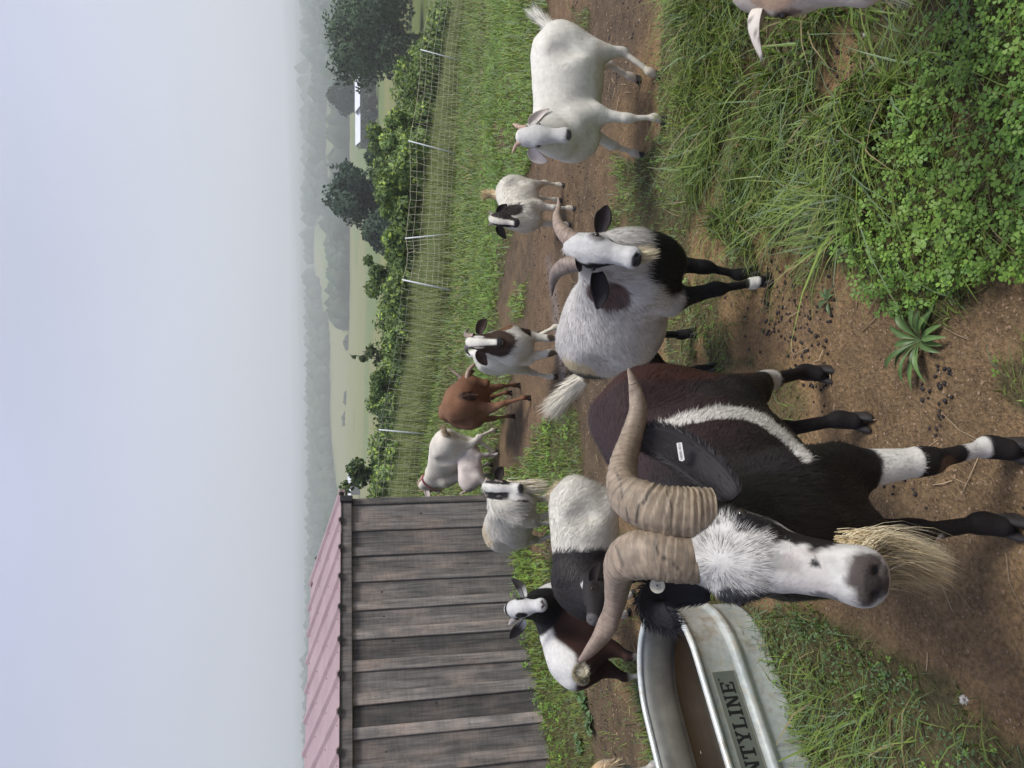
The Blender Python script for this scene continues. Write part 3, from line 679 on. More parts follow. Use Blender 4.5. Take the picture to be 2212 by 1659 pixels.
# round trees scattered on the far slope, each a thing of its own
FT = [(560, 722, 46, 560), (520, 740, 30, 520), (622, 738, 34, 540), (660, 748, 40, 520), (700, 744, 36, 560), (590, 752, 30, 480), (740, 750, 34, 500), (470, 752, 36, 500), (30, 722, 40, 520), (100, 726, 44, 540), (860, 752, 30, 520), (905, 750, 34, 540), (300, 742, 30, 500), (255, 744, 34, 480)]
FL = ["round tree alone on the pale slope pasture", "small tree right of the lone slope tree", "far tree at the left end of the pale slope", "far tree below the wooded slope, left of the slope pasture", "far tree on the meadow's edge, behind the nearest post", "small far tree below the lone slope tree", "far tree above the meadow, left of the nearest post", "far tree peeping left of the lobed dark tree", "far tree on the field at the right edge", "far tree above the big rounded tree", "far tree at the meadow's top, above the brown goat", "far tree at the meadow's top, above the collared goat's rump", "far tree on the field left of the white roofs", "far tree left of the dome tree on the field"]
for k, (yl, vt, wp, Y) in enumerate(FT):
    tree_px("far_tree", FL[k], "tree", yl, vt, wp, Y, n=900, leaf=2.0, col=(.035, .06, .032), lobes=7, trunk=.02, seed=300 + k, bare=.08, group="far trees on the valley side")
# long white farm roofs in the valley
m_bld = simple("white metal roof", (.66, .68, .73), .5, var=.05, scale=.3, bumps=0); m_wallb = simple("weathered dark wall", (.06, .065, .062), .8, var=.1, scale=.5, bumps=0); m_door = simple("dark doorway", (.05, .05, .055), .8, bumps=0)
def barn(ylat, v, Ln, Y, h, label, ang=0.0):
    p = at_y(v, ylat, Y); z0 = float(gz(p[0], Y)); r = empty("farm_building", (p[0], Y, z0), label, "farm building", "white-roofed farm buildings in the valley")
    zr = p[2] - z0; zr = max(zr, 3.0); wd = 9.0; hw_ = zr - 1.2
    ca, sa = math.cos(ang), math.sin(ang); R = np.array([[ca, -sa, 0], [sa, ca, 0], [0, 0, 1]])
    m = MB(); m.box((0, 0, hw_ / 2 - 1), (Ln, wd, hw_ + 2), R); m.build("wall", m_wallb, r)
    m = MB(); v = np.array([[sx * (Ln / 2 + .4), y, z] for sx in (-1, 1) for y, z in ((-wd / 2 - .5, hw_ + .1), (0, hw_ + 1.4), (wd / 2 + .5, hw_ + .1), (0, hw_ + 1.2))]) @ R.T
    m.add(v, [(0, 4, 5, 1), (1, 5, 6, 2), (0, 3, 7, 4), (3, 2, 6, 7), (0, 1, 2, 3), (4, 7, 6, 5)]); m.build("roof", m_bld, r)
    for q in (-.3, 0, .3):
        m = MB(); m.box(np.array([q * Ln, -wd / 2 - .04, hw_ * .35]) @ R.T, (3, .1, hw_ * .7), R); m.build("door", m_door, r)
barn(203, 768, 9.0, 214, 4, "short white-roofed farm building before the dome tree")
barn(262, 769, 12.5, 218, 4, "long white-roofed farm building left of the dome tree", -.05)
barn(1043, 752, 9, 330, 5, "grey-white farm building far off above the young tree by the shed")
for k, (yl, vt, wp, lb) in enumerate([(176, 774, 50, "dark hedgerow tree before the white roofs, nearest the big rounded tree"), (212, 777, 52, "dark hedgerow tree right below the dome tree and white roof"), (247, 776, 52, "dark hedgerow tree before the middle of the white roofs"), (285, 779, 56, "dark hedgerow tree at the left end of the white roofs")]):
    tree_px("hedgerow_tree", lb, "tree", yl, vt, wp, 200, n=1100, leaf=1.0, col=(.026, .044, .028), lobes=8, shape="bush", trunk=.0, seed=400 + k, bare=.08, group="hedgerow trees before the white roofs")
# far-off woods: thousands of crowns that read as one mass
def far_woods():
    g = np.random.default_rng(8); N_ = 70000; a = g.uniform(-.62, .62, N_); r = 460 * (1450 / 460) ** g.random(N_); x = r * np.sin(a); y = r * np.cos(a)
    _, wd = terrain_col(x, y, np.ones(N_)); keep = (wd > .5) & (g.random(N_) < np.clip((560 / r) ** 1.0, .0, 1) * (1 - sstep(750, 1150, r))); x, y, r = x[keep][:6500], y[keep][:6500], r[keep][:6500]
    z = terrain(x, y); n = len(x); s = g.uniform(3.0, 6.5, n) * (1 + r / 2400); u = [];
    bm = bmesh.new(); bmesh.ops.create_icosphere(bm, subdivisions=1, radius=1); bv = np.array([v.co for v in bm.verts]); bf = np.array([[v.index for v in f.verts] for f in bm.faces]); bm.free()
    V = bv[None] * np.stack([s, s, s * g.uniform(.8, 1.3, n)], 1)[:, None] * (1 + .10 * g.normal(0, 1, (n, len(bv), 1))) + np.stack([x, y, z + s * .6], 1)[:, None]
    F = (bf[None] + (np.arange(n) * len(bv))[:, None, None]).reshape(-1, 3)
    c = np.array([.034, .058, .032]) * g.uniform(.6, 1.5, (n, 1)); o = mesh_np("far_woods", V.reshape(-1, 3), [F], m_leaf, None, col=np.repeat(c, len(bv), 0)); tag(o, "hazy woods covering the far hillside", "woods", kind="stuff")
far_woods()
# ------------------------------------------------------------------ goats: an implicit body turned into one continuous mesh
def surface_nets(D, org, h):
    nx, ny, nz = D.shape
    offs = list(product((0, 1), repeat=3))
    cnt = np.zeros((nx - 1, ny - 1, nz - 1), np.int8); neg = D < 0
    for i, j, k in offs: cnt += neg[i:nx - 1 + i, j:ny - 1 + j, k:nz - 1 + k]
    act = (cnt > 0) & (cnt < 8); ci = np.argwhere(act)
    vals = np.stack([D[ci[:, 0] + i, ci[:, 1] + j, ci[:, 2] + k] for i, j, k in offs], 1)
    acc = np.zeros((len(ci), 3)); num = np.zeros(len(ci)); O = np.array(offs, float)
    for a in range(8):
        for bb in range(a + 1, 8):
            if np.abs(O[a] - O[bb]).sum() != 1: continue
            va, vb = vals[:, a], vals[:, bb]; m = (va < 0) != (vb < 0)
            t = va[m] / (va[m] - vb[m]); acc[m] += O[a] + (O[bb] - O[a]) * t[:, None]; num[m] += 1
    V = (ci + acc / num[:, None]) * h + org
    vid = np.full(act.shape, -1, np.int64); vid[act] = np.arange(len(ci)); Q = []
    for ax in range(3):
        s0 = [slice(None)] * 3; s1 = [slice(None)] * 3; s0[ax] = slice(0, -1); s1[ax] = slice(1, None)
        a, c = neg[tuple(s0)], neg[tuple(s1)]; cr = np.argwhere(a != c)
        o1, o2 = [(1, 2), (2, 0), (0, 1)][ax]
        ok = (cr[:, o1] > 0) & (cr[:, o2] > 0) & (cr[:, o1] < D.shape[o1] - 1) & (cr[:, o2] < D.shape[o2] - 1); cr = cr[ok]
        def cell(d1, d2):
            q = cr.copy(); q[:, o1] -= d1; q[:, o2] -= d2; return vid[q[:, 0], q[:, 1], q[:, 2]]
        q = np.stack([cell(1, 1), cell(0, 1), cell(0, 0), cell(1, 0)], 1)
        inside_first = a[cr[:, 0], cr[:, 1], cr[:, 2]]
        q[~inside_first] = q[~inside_first][:, ::-1]; Q.append(q)
    Q = np.concatenate(Q); return V, Q[(Q >= 0).all(1)]
def vert_normals(V, Q):
    n = np.cross(V[Q[:, 2]] - V[Q[:, 0]], V[Q[:, 3]] - V[Q[:, 1]]); out = np.zeros_like(V)
    for k in range(4): np.add.at(out, Q[:, k], n)
    return out / (np.linalg.norm(out, axis=1, keepdims=True) + 1e-12)
def smooth_mesh(V, Q, it=2, lam=.5):
    for _ in range(it):
        a = np.zeros_like(V); c = np.zeros(len(V))
        for k in range(4):
            np.add.at(a, Q[:, k], V[Q[:, (k + 1) % 4]] + V[Q[:, (k + 3) % 4]]); np.add.at(c, Q[:, k], 2)
        V = V + lam * (a / np.maximum(c, 1)[:, None] - V)
    return V

def cap_sdf(P, a, b, ra, rb, side=None, wa=1.0, wb=1.0):
    ab = b - a; L2 = ab @ ab
    t = np.clip(((P - a) @ ab) / L2, 0, 1) if L2 > 1e-12 else np.zeros(len(P))
    off = P - (a + t[:, None] * ab); w = wa + (wb - wa) * t
    if side is not None:
        lat = off @ side; off = off + side * (lat * (1 / w - 1))[:, None]
    return (np.linalg.norm(off, axis=1) - (ra + (rb - ra) * t)) * np.minimum(w, 1.0)
class Field:
    def __init__(s): s.p = []
    def cap(s, a, b, ra, rb, k=.03, side=None, wa=1., wb=None, sub=False):
        s.p.append((np.asarray(a, float), np.asarray(b, float), ra, rb, k, side, wa, wa if wb is None else wb, sub))
    def mesh(s, h):
        lo = np.min([np.minimum(p[0] - p[2] * max(1, p[6]), p[1] - p[3] * max(1, p[7])) for p in s.p if not p[8]], 0) - .04
        hi = np.max([np.maximum(p[0] + p[2] * max(1, p[6]), p[1] + p[3] * max(1, p[7])) for p in s.p if not p[8]], 0) + .04
        n = np.ceil((hi - lo) / h).astype(int) + 1; D = np.full(n, .5, np.float32)
        for a, b_, ra, rb, k, side, wa, wb, sub in s.p:
            m = k + .03; R = max(ra * max(1, wa), rb * max(1, wb)) + m
            i0 = np.maximum(((np.minimum(a, b_) - R - lo) / h).astype(int), 0); i1 = np.minimum(((np.maximum(a, b_) + R - lo) / h).astype(int) + 2, n)
            g = np.meshgrid(*[lo[q] + h * np.arange(i0[q], i1[q]) for q in range(3)], indexing='ij')
            P = np.stack([q.ravel() for q in g], 1)
            d = cap_sdf(P, a, b_, ra, rb, side, wa, wb).astype(np.float32).reshape(g[0].shape)
            sl = tuple(slice(i0[q], i1[q]) for q in range(3)); D0 = D[sl]
            if sub:
                d = -d; hh = np.clip(.5 - .5 * (d - D0) / k, 0, 1) if False else np.clip(.5 + .5 * (d - D0) / k, 0, 1)
                D[sl] = D0 * (1 - hh) + d * hh + k * hh * (1 - hh)
            else:
                hh = np.clip(.5 + .5 * (d - D0) / k, 0, 1); D[sl] = d * (1 - hh) + D0 * hh - k * hh * (1 - hh)
                # h -> 1 keeps the old value where it is far inside
                D[sl] = np.minimum(D[sl], np.minimum(D0, d))
        return surface_nets(D, lo, h)

m_coat = col_mat("goat coat", rough=.78, spec=.15, nscale=45, namt=.10, bumps=.45, bscale=130)
m_hair = col_mat("goat hair", rough=.45, spec=.22, transl=.06)
m_skin = col_mat("ear skin", rough=.7, spec=.22)
m_horn, nt, b = mat_new("horn")
at = N(nt, "ShaderNodeAttribute"); at.attribute_name = "Col"
n1 = noise_out(nt, 60, 4)
nt.links.new(mix_col(nt, 1.0, at.outputs['Color'], ramp(nt, n1, [(.3, (.78, .76, .74)), (.7, (1.2, 1.2, 1.2))]), 'MULTIPLY'), b.inputs['Base Color'])
b.inputs['Roughness'].default_value = .62; bump(nt, b, noise_out(nt, 140, 3), .35, .002)
m_hoof = simple("hoof", (.026, .023, .022), .6, var=.4, scale=40)
m_eye = simple("goat eye", (.02, .014, .008), .08, var=.3, bumps=0, spec=.6)
m_pupil = simple("pupil", (.004, .004, .004), .08, bumps=0, spec=.6)

def hair_mesh(name, parent, R, Nn, Dr, L, W, C, curl=.25, seg=2, mat=None, droop=None, jit=.0, njit=.28):
    """tapered strands; R roots, Nn surface normals, Dr directions (unit), L lengths, W widths, C colours"""
    n = len(R); L = np.broadcast_to(L, (n,))[:, None]; W = np.broadcast_to(W, (n,))[:, None]
    B = np.cross(Dr, Nn); B /= np.linalg.norm(B, axis=1, keepdims=True) + 1e-9
    T = Dr - Nn * (Dr * Nn).sum(1, keepdims=True); T /= np.linalg.norm(T, axis=1, keepdims=True) + 1e-9
    rows = []
    for s in range(seg + 1):
        t = s / seg
        p = R + L * t * ((1 - curl * t) * Dr + curl * t * (T if droop is None else droop))
        if jit and s: p = p + rng.normal(0, jit * t, (n, 3)) * L
        w = W * (1 - t) ** .7 * .5
        if s < seg: rows += [p - B * w, p + B * w]
        else: rows += [p]
    k = len(rows); V = np.stack(rows, 1).reshape(-1, 3); base = np.arange(n)[:, None] * k
    F4 = [base + np.array([2 * s, 2 * s + 1, 2 * s + 3, 2 * s + 2]) for s in range(seg - 1)]
    F3 = base + np.array([2 * seg - 2, 2 * seg - 1, 2 * seg])
    F = ([np.concatenate(F4)] if F4 else []) + [F3]
    return mesh_np(name, V, F, mat or m_hair, parent, col=np.repeat(C, k, 0), normals=np.repeat(nrm_rows(nrm_rows(Nn) + njit * rng.normal(0, 1, Nn.shape)), k, 0))
def sample_surface(V, Q, Nv, n, wt=None):
    A = np.linalg.norm(np.cross(V[Q[:, 2]] - V[Q[:, 0]], V[Q[:, 3]] - V[Q[:, 1]]), axis=1)
    if wt is not None: A = A * wt[Q].mean(1)
    f = rng.choice(len(Q), n, p=A / A.sum()); u, v = rng.random((2, n, 1))
    q = Q[f]; bl = lambda X: (1 - u) * (1 - v) * X[q[:, 0]] + u * (1 - v) * X[q[:, 1]] + u * v * X[q[:, 2]] + (1 - u) * v * X[q[:, 3]]
    return bl, q

def blob(q, c, r, rag=.0, fq=9., soft=.10, seed=0.):
    d = np.linalg.norm((q - np.asarray(c, float)) / np.asarray(r, float), axis=1)
    if rag: d = d + rag * 2 * (fbm(q * fq + seed, 3) - .5)
    return 1 - sstep(1 - soft, 1 + soft, d)
def paint(c, m, col): return c * (1 - m[:, None]) + np.asarray(col, float) * m[:, None]

WHITE = (.72, .70, .64); CREAM = (.66, .57, .40); BLACK = (.012, .0115, .012); BROWN = (.075, .040, .024)

class Goat:
    """world-space landmarks -> skeleton -> body mesh, then ears, horns, eyes, hooves, tail, coat hair"""
    def __init__(s, name, label, fl, fr, hl, hr, hw, poll, nose, hs, up=(0, 0, 1), res=.009, belly=1.0, wide=1.0, heading=None, lowneck=0., rise=0., fz=0., origin=None, hock=1.0, cat="goat", slope=0.0, neckr=1.0, muz=1.08, leg=.92, hdw=1.0, oshift=0.):
        s.hw, s.hs, s.res = hw, hs, res
        s.feet = [np.asarray(p, float) for p in (fl, fr, hl, hr)]
        Sg = (s.feet[0] + s.feet[1]) / 2; Hg = (s.feet[2] + s.feet[3]) / 2
        if heading is None: f = Sg - Hg
        else: f = np.array([math.cos(heading), math.sin(heading), 0])
        f[2] = 0; s.F = nrm(f); s.L = np.array([-s.F[1], s.F[0], 0]); s.U = np.array([0, 0, 1.])
        s.O = (Sg + Hg) / 2 + .065 * hw * s.F if origin is None else np.asarray(origin, float)
        s.O = np.array([s.O[0] + oshift, s.O[1], (Sg[2] + Hg[2]) / 2])
        s.slope = slope; s.hdw = hdw
        s.root = empty(name, s.O, label, cat, None)
        s.poll = np.asarray(poll, float) - s.O; s.nose = np.asarray(nose, float) - s.O
        X = nrm(s.nose - s.poll); Z = nrm(np.asarray(up, float) - X * (np.asarray(up, float) @ X)); Y = np.cross(Z, X)
        s.H = np.stack([X, Y, Z], 1)
        F = s.fld = Field(); B = s.b; g = hw
        # trunk
        w = wide
        F.cap(B(.36, 0, .745), B(.16, 0, .72), .222 * g, .235 * g, .05, s.L, .60 * w, .68 * w)
        F.cap(B(.16, 0, .715), B(-.12, 0, .70 - .012 * (belly - 1)), .24 * g, .258 * g * (.5 + .5 * belly), .05, s.L, .70 * w, .79 * w * belly)
        F.cap(B(-.12, 0, .70), B(-.32, 0, .765), .250 * g * (.6 + .4 * belly), .175 * g, .06, s.L, .79 * w * belly, .80 * w)
        F.cap(B(-.30, 0, .79), B(-.47, 0, .77), .165 * g, .10 * g, .06, s.L, .85 * w, .80 * w)
        F.cap(B(.36, 0, .885), B(-.40, 0, .895), .070 * g, .065 * g, .05)
        F.cap(B(.40, 0, .62), B(.44, 0, .72), .12 * g, .13 * g, .05, s.L, .75 * w)
        for sd in (1, -1):
            F.cap(B(-.25, sd * .125 * w, .895), B(-.30, sd * .12 * w, .875), .042 * g, .04 * g, .04); F.cap(B(-.50, sd * .055, .81), B(-.47, sd * .06, .80), .034 * g, .036 * g, .03)
            F.cap(B(.30, sd * .06 * w, .945), B(.41, sd * .125 * w, .70), .038 * g, .06 * g, .04); F.cap(B(-.30, sd * .12 * w, .86), B(-.40, sd * .12 * w, .70), .05 * g, .07 * g, .05)
            F.cap(B(-.17, sd * (.255 * w * (.6 + .4 * belly)), .83), B(-.22, sd * (.25 * w * (.6 + .4 * belly)), .74), .045 * g, .055 * g, .07, sub=True)
            F.cap(B(.20, sd * .255 * w, .72), B(.17, sd * .25 * w, .60), .02 * g, .03 * g, .06, sub=True)
        # neck
        N1 = B(.33, 0, .83); T1 = s.h(-.06, 0, -.10); T2 = s.h(.12, 0, -.42)
        F.cap(N1, T1, .155 * g * neckr, .20 * hs * neckr, .05, s.L, .62, .85)
        F.cap(B(.42, 0, .70 - lowneck), (B(.42, 0, .70) + T2) / 2, .16 * g * neckr, .13 * g * neckr, .05, s.L, .7, .75)
        F.cap((B(.42, 0, .70) + T2) / 2, T2, .13 * g * neckr, .17 * hs * neckr, .05, s.L, .75, .85)
        # legs
        s.legs = []
        for k, (fx, fy) in enumerate(((.31, 1), (.31, -1), (-.44, 1), (-.44, -1))):
            foot = s.feet[k] - s.O
            if k < 2:
                sh = B(.35, fy * .10 * w, .70); elb = B(.27, fy * .125 * w, .53); fet = foot + np.array([0, 0, .085 * g]) - s.F * .012 * g
                kn = elb * .45 + fet * .55 + s.F * .02 * g + np.array([0, 0, .0])
                F.cap(sh, elb, .115 * g, .075 * g, .05); F.cap(elb, kn, .064 * g * leg, .036 * g * leg, .03); F.cap(kn + np.array([0, 0, .02 * g]), kn - np.array([0, 0, .02 * g]), .037 * g * leg, .034 * g * leg, .02)
                F.cap(kn, fet, .027 * g * leg, .022 * g * leg, .012); low = fet
            else:
                hp = B(-.36, fy * .09 * w, .76); st = B(-.27, fy * .13 * w, .545); fet = foot + np.array([0, 0, .085 * g]) - s.F * .012 * g
                ho = fet * .50 + st * .50; ho[2] = .5 * fet[2] + .5 * st[2] - .03 * g; ho = ho - s.F * .095 * g * hock
                F.cap(hp, st, .145 * g, .095 * g, .05, s.L, .75, .8); F.cap(hp - s.F * .06 * g, st * .55 + ho * .45, .12 * g, .06 * g, .04, s.L, .7, .8)
                F.cap(st, ho, .085 * g * leg, .036 * g * leg, .03); F.cap(ho + s.U * .035 * g - s.F * .01 * g, ho - s.U * .02 * g, .030 * g * leg, .034 * g * leg, .02)
                F.cap(ho, fet, .028 * g * leg, .023 * g * leg, .012); low = fet
            F.cap(low + s.U * .012 * g, low - s.U * .01 * g, .031 * g * leg, .031 * g * leg, .015)
            F.cap(low, foot + s.U * .045 * g + s.F * .01 * g, .028 * g * leg, .032 * g * leg, .015)
            s.legs.append((low, foot))
        # head
        h = s.h; q = hs; Yv = s.H[:, 1]
        F.cap(h(0, 0, -.10), h(.24, 0, -.06), .21 * q, .215 * q, .03, Yv, .80 * hdw, .88 * hdw)
        F.cap(h(.14, 0, .0), h(.42, 0, -.01), .165 * q, .145 * q, .03, Yv, 1.02 * hdw, .98 * hdw)
        for sd in (1, -1): F.cap(h(.27, sd * .165 * hdw, .015), h(.33, sd * .16 * hdw, .01), .085 * q, .075 * q, .02)
        F.cap(h(.40, 0, -.055), h(.90, 0, -.085), .160 * q, .122 * q, .03, Yv, .95 * muz, 1.0 * muz)
        F.cap(h(.18, 0, -.27), h(.84, 0, -.185), .150 * q, .088 * q, .035, Yv, .78, 1.0 * muz)
        for sd in (1, -1): F.cap(h(.18, sd * .09, -.20), h(.34, sd * .08, -.20), .10 * q, .085 * q, .03)
        F.cap(h(.93, .042 * muz, -.08), h(.93, -.042 * muz, -.08), .080 * q, .080 * q, .03)
        F.cap(h(.86, 0, -.215), h(.89, 0, -.20), .072 * q, .07 * q, .02, Yv, 1.1)
        for sd in (1, -1):
            F.cap(h(.985, sd * .048, -.05), h(1.03, sd * .08, -.005), .022 * q, .027 * q, .006, sub=True)
            F.cap(h(.80, sd * .11, -.165), h(.97, sd * .04, -.165), .010 * q, .010 * q, .006, sub=True)
            F.cap(h(.315, sd * .245 * hdw, .02), h(.35, sd * .245 * hdw, .01), .034 * q, .03 * q, .008, sub=True)
    def b(s, x, y, z):
        return (s.F * x + s.L * y) * s.hw + s.U * (z * s.hw + s.slope * x * s.hw)
    def h(s, x, y, z): return s.poll + s.H @ (np.array([x, y, z]) * s.hs)
    def w2h(s, P): return ((np.asarray(P) - s.O) - s.poll) @ s.H / s.hs     # world -> head units
    def hw2(s, x, y, z): return s.h(x, y, z) + s.O
    def finish(s, coat, name="body", smooth=1):
        V, Q = s.fld.mesh(s.res); V = smooth_mesh(V, Q, smooth, .5); s.V, s.Q = V, Q; s.Nv = vert_normals(V, Q)
        s.coat = coat; s.Cv = s.colour(V)
        s.body = mesh_np(name, V, Q, m_coat, s.root, col=s.Cv); return s
    def coords(s, V):
        d = V; q = np.stack([d @ s.F, d @ s.L, d[:, 2]], 1) / s.hw
        hq = (V - s.poll) @ s.H / s.hs
        hd = (hq[:, 0] > -.16) & (hq[:, 0] < 1.2) & (np.abs(hq[:, 1]) < .34) & (hq[:, 2] > -.42) & (hq[:, 2] < .30)
        return q, hq, hd
    def colour(s, V):
        q, hq, hd = s.coords(V); c = s.coat(q, hq, hd)
        for sd in (1, -1): c = paint(c, hd * blob(hq, (.33, sd * .245 * s.hdw, .018), (.085, .06, .05), .05, 12, .25) * .85, (.03, .022, .018))
        lum = c.mean(1, keepdims=True); return np.clip(c * (1 - .17 * sstep(.3, .6, lum)), 0, 1)
    def fur(s, n, length=.03, width=.0016, var=.22, name="coat_hair", whorl=False, lift=.35, hscale=.5, part=None, curl=.5, seg=2, njit=.13, pepper=0):
        wt = None
        if part is not None:
            _, _, hd0 = s.coords(s.V); wt = (hd0 if part == "head" else ~hd0).astype(float) + 1e-6
        bl, q = sample_surface(s.V, s.Q, s.Nv, n, wt)
        R = bl(s.V); Nn = nrm_rows(bl(s.Nv)); bq, hq, hd = s.coords(R)
        low = bq[:, 2] < .12; keep = ~low; R, Nn, bq, hq, hd = R[keep], Nn[keep], bq[keep], hq[keep], hd[keep]
        leg = (bq[:, 2] < .5) & ~hd
        flow = np.tile(-s.F * .75 - s.U * .65, (len(R), 1)); flow[leg] = -s.U
        up = (bq[:, 0] > .38) & ~hd; flow[up] = nrm(-s.F * .2 - s.U)
        X, Zh = s.H[:, 0], s.H[:, 2]
        hf = np.tile(-X * .8, (len(R), 1)) + (hq[:, 1:2] * s.H[:, 1])
        if whorl:
            d = hq - np.array([.30, 0, .16]); rad = d @ s.H.T; w = (1 - sstep(.22, .42, np.linalg.norm(d, axis=1)))[:, None]
            hf = hf * (1 - w) + nrm_rows(rad) * w * 1.5
        flow[hd] = hf[hd]
        flow = flow + rng.normal(0, .16, flow.shape) + .5 * (np.stack([vnoise(R * 13 + k * 9) for k in range(3)], 1) - .5)
        T = flow - Nn * (flow * Nn).sum(1, keepdims=True); T = nrm_rows(T)
        lf = np.where(leg, .55, 1.0) * np.where(hd, hscale * (1 - .55 * sstep(.35, .75, hq[:, 0])), 1.0)
        if whorl: lf = np.where(hd & (hq[:, 0] < .5) & (hq[:, 2] > -.1), .95, lf)
        Ls = length * lf * rng.uniform(.6, 1.3, len(R))
        D = nrm_rows(T + Nn * lift * rng.uniform(.5, 1.4, (len(R), 1)))
        C = s.colour(R) * (1 + var * rng.normal(0, 1, (len(R), 1))); C = np.clip(C, .004, .9)
        if pepper: C = np.where((rng.random((len(R), 1)) < pepper) & (fbm(R * 40, 2) > .42)[:, None], C * .38, C)
        return hair_mesh(name, s.root, R - Nn * .001, Nn, D, Ls, width, C, curl=curl, seg=seg, njit=njit)
    def hooves(s, col=None):
        for low, foot in s.legs:
            m = MB()
            for sd in (1, -1):
                top = foot + s.U * .050 * s.hw + s.L * sd * .016 * s.hw; bot = foot + s.L * sd * .021 * s.hw
                pts = spline(np.array([np.r_[top - s.F * .004 * s.hw, .0155], np.r_[(top + bot) / 2 + s.F * .004 * s.hw, .0175], np.r_[bot + s.F * .010 * s.hw + s.U * .006 * s.hw, .0195], np.r_[bot + s.F * .012 * s.hw, .0185]]), 7)
                v, f = loft(pts[:, :3], pts[:, 3] * s.hw, 12); c = (v - bot); x = c @ s.F; y_ = c @ s.L
                c = c + s.F[None] * (np.maximum(x, 0) * .85)[:, None] - s.L[None] * (y_ * .22 * (1 + 1.2 * sstep(.01, .05, x)))[:, None]; c = c + (bot - foot)
                c[:, 2] = np.maximum(c[:, 2], .001); m.add(c + foot, f)
            m.build("hoof", m_hoof, s.root, smooth=True)
    def eyes(s, sc=1.0):
        for sd in (1, -1):
            ctr = s.h(.325, sd * .222 * s.hdw, .018); r = .036 * s.hs * sc
            e = MB(); u = bpy.data.meshes.new("tmp"); bm = bmesh.new(); bmesh.ops.create_uvsphere(bm, u_segments=14, v_segments=10, radius=r)
            v = np.array([x.co for x in bm.verts]); f = [[w_.index for w_ in p.verts] for p in bm.faces]; bm.free(); bpy.data.meshes.remove(u)
            e.add(v + ctr, f); eo = e.build("eye", m_eye, s.root, smooth=True)
            pm = MB(); out = nrm(s.H[:, 1] * sd * .93 + s.H[:, 2] * .3); ax = nrm(s.H[:, 0] - out * (s.H[:, 0] @ out)); v2 = np.cross(out, ax)
            pv = [ctr + r * 1.01 * nrm(out + ax * math.cos(t) * .42 + v2 * math.sin(t) * .16) for t in np.linspace(0, 2 * math.pi, 12, endpoint=False)]
            pm.add(np.array(pv + [ctr + out * r * 1.03]), [(k, (k + 1) % 12, 12) for k in range(12)]); pm.build("pupil", m_pupil, eo)
    def ear(s, sd, pts, width, opn, colf, name="ear", cup=.35, label=None, hair=0):
        """pts: world points base..tip; opn: direction the hollow faces; colf(u, v, inner) -> colours"""
        P = spline(np.asarray(pts, float) - s.O, 14); T = nrm_rows(np.gradient(P, axis=0)); opn = np.asarray(opn, float)
        nu, nv = 14, 9; uu = np.linspace(0, 1, nu); prof = np.clip(np.sin(np.pi * np.clip(uu * .80 + .17, 0, 1)) ** .8, .02, 1) * np.where(uu > .93, .75, 1); prof[-1] = .12
        rows = []; nr = []
        for k in range(nu):
            o = nrm(opn - T[k] * (opn @ T[k])); w = np.cross(T[k], o); a = np.linspace(-1, 1, nv); hwid = width / 2 * prof[k]
            c = cup * (1.6 - uu[k])
            rows.append(P[k] + w * (a * hwid)[:, None] + o * ((a ** 2 - .45) * hwid * c)[:, None]); nr.append(np.tile(o, (nv, 1)))
        G = np.stack(rows); No = np.stack(nr); th = (.004 * s.hw / .7) * (1 - np.abs(np.linspace(-1, 1, nv))[None, :, None] ** 3 * .8)
        In = G + No * th / 2; Ou = G - No * th / 2; idx = np.arange(nu * nv).reshape(nu, nv); n0 = nu * nv
        q1 = np.stack([idx[:-1, :-1], idx[1:, :-1], idx[1:, 1:], idx[:-1, 1:]], -1).reshape(-1, 4); q2 = q1[:, ::-1] + n0
        ring = list(idx[:, 0]) + list(idx[-1, 1:]) + list(idx[::-1, -1][1:]) + list(idx[0, ::-1][1:-1])
        q3 = [(ring[k], ring[(k + 1) % len(ring)], ring[(k + 1) % len(ring)] + n0, ring[k] + n0) for k in range(len(ring))]
        V = np.concatenate([In.reshape(-1, 3), Ou.reshape(-1, 3)])
        uv = np.stack(np.meshgrid(uu, np.linspace(-1, 1, nv), indexing='ij'), -1).reshape(-1, 2)
        C = np.concatenate([colf(uv[:, 0], uv[:, 1], True), colf(uv[:, 0], uv[:, 1], False)])
        o = mesh_np(name, V, [np.concatenate([q1, q2, np.array(q3)[:, ::-1]])], m_skin, s.root, col=C)
        if label: o["label"] = label
        s.earP = (P, T, opn)
        if hair:
            k = rng.integers(0, nu - 1, hair); j = np.where(rng.random(hair) < .4, rng.choice([0, nv - 1], hair), rng.integers(0, nv, hair)); R = G[k, j] + (G[k + 1, j] - G[k, j]) * rng.random((hair, 1)); NN = No[k, j]; edge = (np.linspace(-1, 1, nv)[j] ** 5)[:, None]
            Wd = np.cross(T[k], NN); D = nrm_rows(T[k] + Wd * edge * .7 + NN * .22 + rng.normal(0, .15, (hair, 3)))
            hair_mesh("ear_hair", o, R, NN, D, .016 * s.hw / .8 * rng.uniform(.5, 1.3, hair), .0011, np.clip(C[(k * nv + j)] * (1 + .35 * rng.normal(0, 1, (hair, 1))), .006, .8), curl=.3, njit=.3)
        return o
